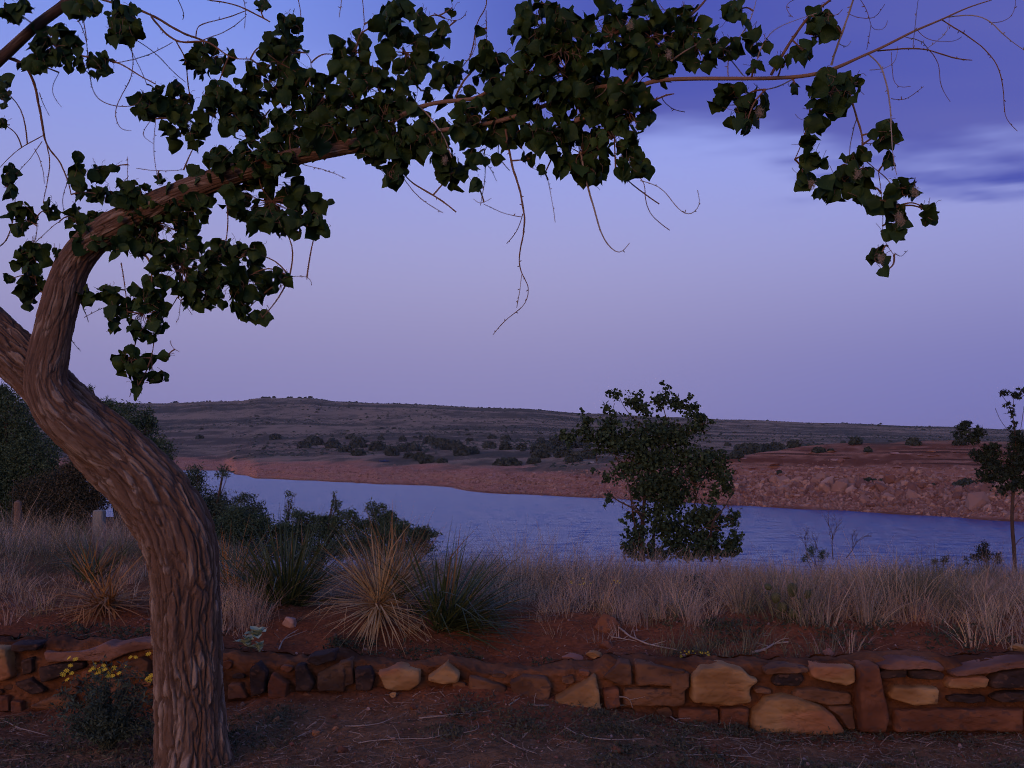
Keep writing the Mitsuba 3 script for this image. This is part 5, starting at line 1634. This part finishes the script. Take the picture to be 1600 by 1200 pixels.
def flower(key, c, r):
    m = MB()
    nrm = unit(np.array([R.normal(0, 0.4), -0.6, 0.8]))
    Rm = rot_to(nrm[None], np.array([R.uniform(0, 6)]))[0]
    a = np.arange(8)*math.pi/4
    for t in a:
        loc = np.array([[0.15*math.cos(t), 0.15*math.sin(t), 0], [math.cos(t-0.28)*0.8, math.sin(t-0.28)*0.8, 0.12], [math.cos(t)*1.05, math.sin(t)*1.05, 0.05], [math.cos(t+0.28)*0.8, math.sin(t+0.28)*0.8, 0.12]])
        m.add(loc*r@Rm.T+c, [[0, 1, 2], [0, 2, 3]])
    s = trimesh.creation.icosphere(subdivisions=1)
    m.add((np.array(s.vertices)*[0.3, 0.3, 0.22])*r@Rm.T+c, np.array(s.faces))
    part(key, 'flower', m.ply('mat_yellow'))


for px_, py_ in [(104, 1048), (110, 1040), (98, 1054), (112, 1052), (108, 1028), (118, 1030), (146, 1044), (152, 1052), (158, 1050), (164, 1046), (172, 1050), (178, 1044), (168, 1056), (156, 1046), (176, 1056), (148, 1038), (196, 1041), (204, 1027), (212, 1027), (230, 1060), (236, 1056), (233, 1063), (232, 1022),
                 (162, 1040), (186, 1052), (105, 1062), (142, 1047)]:
    c = P(px_, py_, 5.33+R.normal(0, 0.06))
    flower(FB, c, R.uniform(0.011, 0.017))
LF = thing('flower_patch', 'low mat of tiny yellow flowers on the terrace edge above the wall', 'flowers')
l_ = MB()
x_, y_ = P(1085, 1026, 6.35)[:2]
weed_patch(l_, x_, y_, 0.15, 420, 0.022, ((0.03, 0.034, 0.018), (0.08, 0.08, 0.045)), 0.06)
part(LF, 'foliage', l_.ply('mat_vc', False, True), kind='stuff')
for _ in range(40):
    c = P(R.uniform(1062, 1112), R.uniform(1017, 1028), 6.33+R.normal(0, 0.05))
    flower(LF, c, 0.006)
YF = thing('flower_patch', 'faint yellow flower heads in the grass right of the green fan-shaped yucca', 'flowers')
for _ in range(14):
    flower(YF, P(R.choice([890, 905, 915, 962])+R.normal(0, 5), R.normal(910, 2.5), 7.6+R.normal(0, 0.1)), 0.007)

PC = thing('prickly_pear', 'prickly pear cactus with flat yellow green pads in the dry grass on the right', 'cactus')
for px_, py_, w_, h_, t_ in [(1238, 918, 24, 26, 0.2), (1250, 940, 16, 24, -0.3), (1212, 930, 16, 20, 0.1), (1200, 913, 14, 12, 0.5), (1222, 945, 18, 20, -0.1), (1262, 925, 14, 18, 0.5), (1240, 955, 18, 18, 0.1)]:
    s = trimesh.creation.icosphere(subdivisions=3)
    v = np.array(s.vertices)
    v[:, 0] *= (1+0.18*v[:, 2])
    v = v*[w_/2.3/1570*6.9, 0.016, h_/2.3/1570*6.9]
    c, s_ = math.cos(t_), math.sin(t_)
    v = v@np.array([[c, 0, -s_], [0, 1, 0], [s_, 0, c]])
    a = R.uniform(-0.6, 0.6)
    v = v@np.array([[math.cos(a), math.sin(a), 0], [-math.sin(a), math.cos(a), 0], [0, 0, 1]])
    part(PC, 'pad', mikit.ply((v+P(px_, py_+4, 6.95+R.normal(0, 0.03)), np.array(s.faces)), 'mat_pad', True))
scene['mat_pad'] = flat(0.055, 0.060, 0.018, 0.6)

# ------------------------------------------------------------------ parking place at the far left
def gz(x, y):
    return float(ground_z(x, y))


rx_ = np.linspace(-15, -8.9, 40)
ry_ = np.linspace(18.6, 21.6, 12)
RX, RY = np.meshgrid(rx_, ry_)
structure('pavement', mikit.ply((np.stack([RX, RY, ground_z(RX, RY)+0.012], -1).reshape(-1, 3), grid_faces(12, 40)), 'mat_asphalt', True), 'strip of grey pavement beyond the grass at the far left', 'pavement')
scene['mat_asphalt'] = flat(0.07, 0.068, 0.068, 0.95)
scene['mat_concrete'] = pm(lambda p, n, uv: mix((0.30, 0.25, 0.19), (0.42, 0.36, 0.29), fbm(p.x*3, p.y*3, p.z*6, 4)), 0.95)
scene['mat_post'] = pm(lambda p, n, uv: mix((0.09, 0.05, 0.03), (0.21, 0.13, 0.08), fbm(p.x*26, p.y*26, p.z*4, 4)), 0.9)
k_ = thing('low_wall', 'low pale concrete wall behind the pavement at the far left', 'wall')
m_ = MB()
m_.add(*bev(5.6, 0.25, 0.55, np.array([-12.1, 21.9, gz(-12, 21.9)+0.10]), 0.03))
scene[k_] = m_.ply('mat_concrete')
k_ = thing('wooden_post', 'short round wooden post at the far left edge of the grass', 'post')
b0, b1 = P(28, 842, 17.5), P(28, 784, 17.5)
m_ = MB()
m_.add(*tube([b0-[0, 0, .1], b0*0.5+b1*0.5, b1-[0, 0, 0.02], b1], [0.068, 0.066, 0.064, 0.05], 14))
scene[k_] = m_.ply('mat_post', 40)
k_ = thing('marker_block', 'small pale concrete marker block seen just left of the leaning trunk', 'marker')
b0, b1 = P(155, 834, 17.0), P(155, 797, 17.0)
m_ = MB()
m_.add(*bev(0.17, 0.17, float(b1[2]-b0[2])+0.1, (b0+b1)/2-[0, 0, 0.05], 0.02))
scene[k_] = m_.ply('mat_post2', False)
scene['mat_post2'] = pm(lambda p, n, uv: mix((0.16, 0.14, 0.10), (0.25, 0.225, 0.17), fbm(p.x*9, p.y*9, p.z*9, 4)), 0.95)

# ------------------------------------------------------------------ evening haze
scene['haze_air'] = {'type': 'homogeneous', 'albedo': {'type': 'rgb', 'value': [0.95, 0.95, 0.95]}, 'sigma_t': 0.00006}
scene['haze'] = {'type': 'cube', 'to_world': T4().translate([0, 2100, 45]).scale([7500, 4300, 80]), 'bsdf': {'type': 'null'}, 'interior': {'type': 'ref', 'id': 'haze_air'}}
scene['camera']['medium'] = {'type': 'ref', 'id': 'haze_air'}
labels['haze'] = {'label': 'thin evening haze in the air over the lake and the mesa', 'category': 'haze', 'kind': 'stuff'}
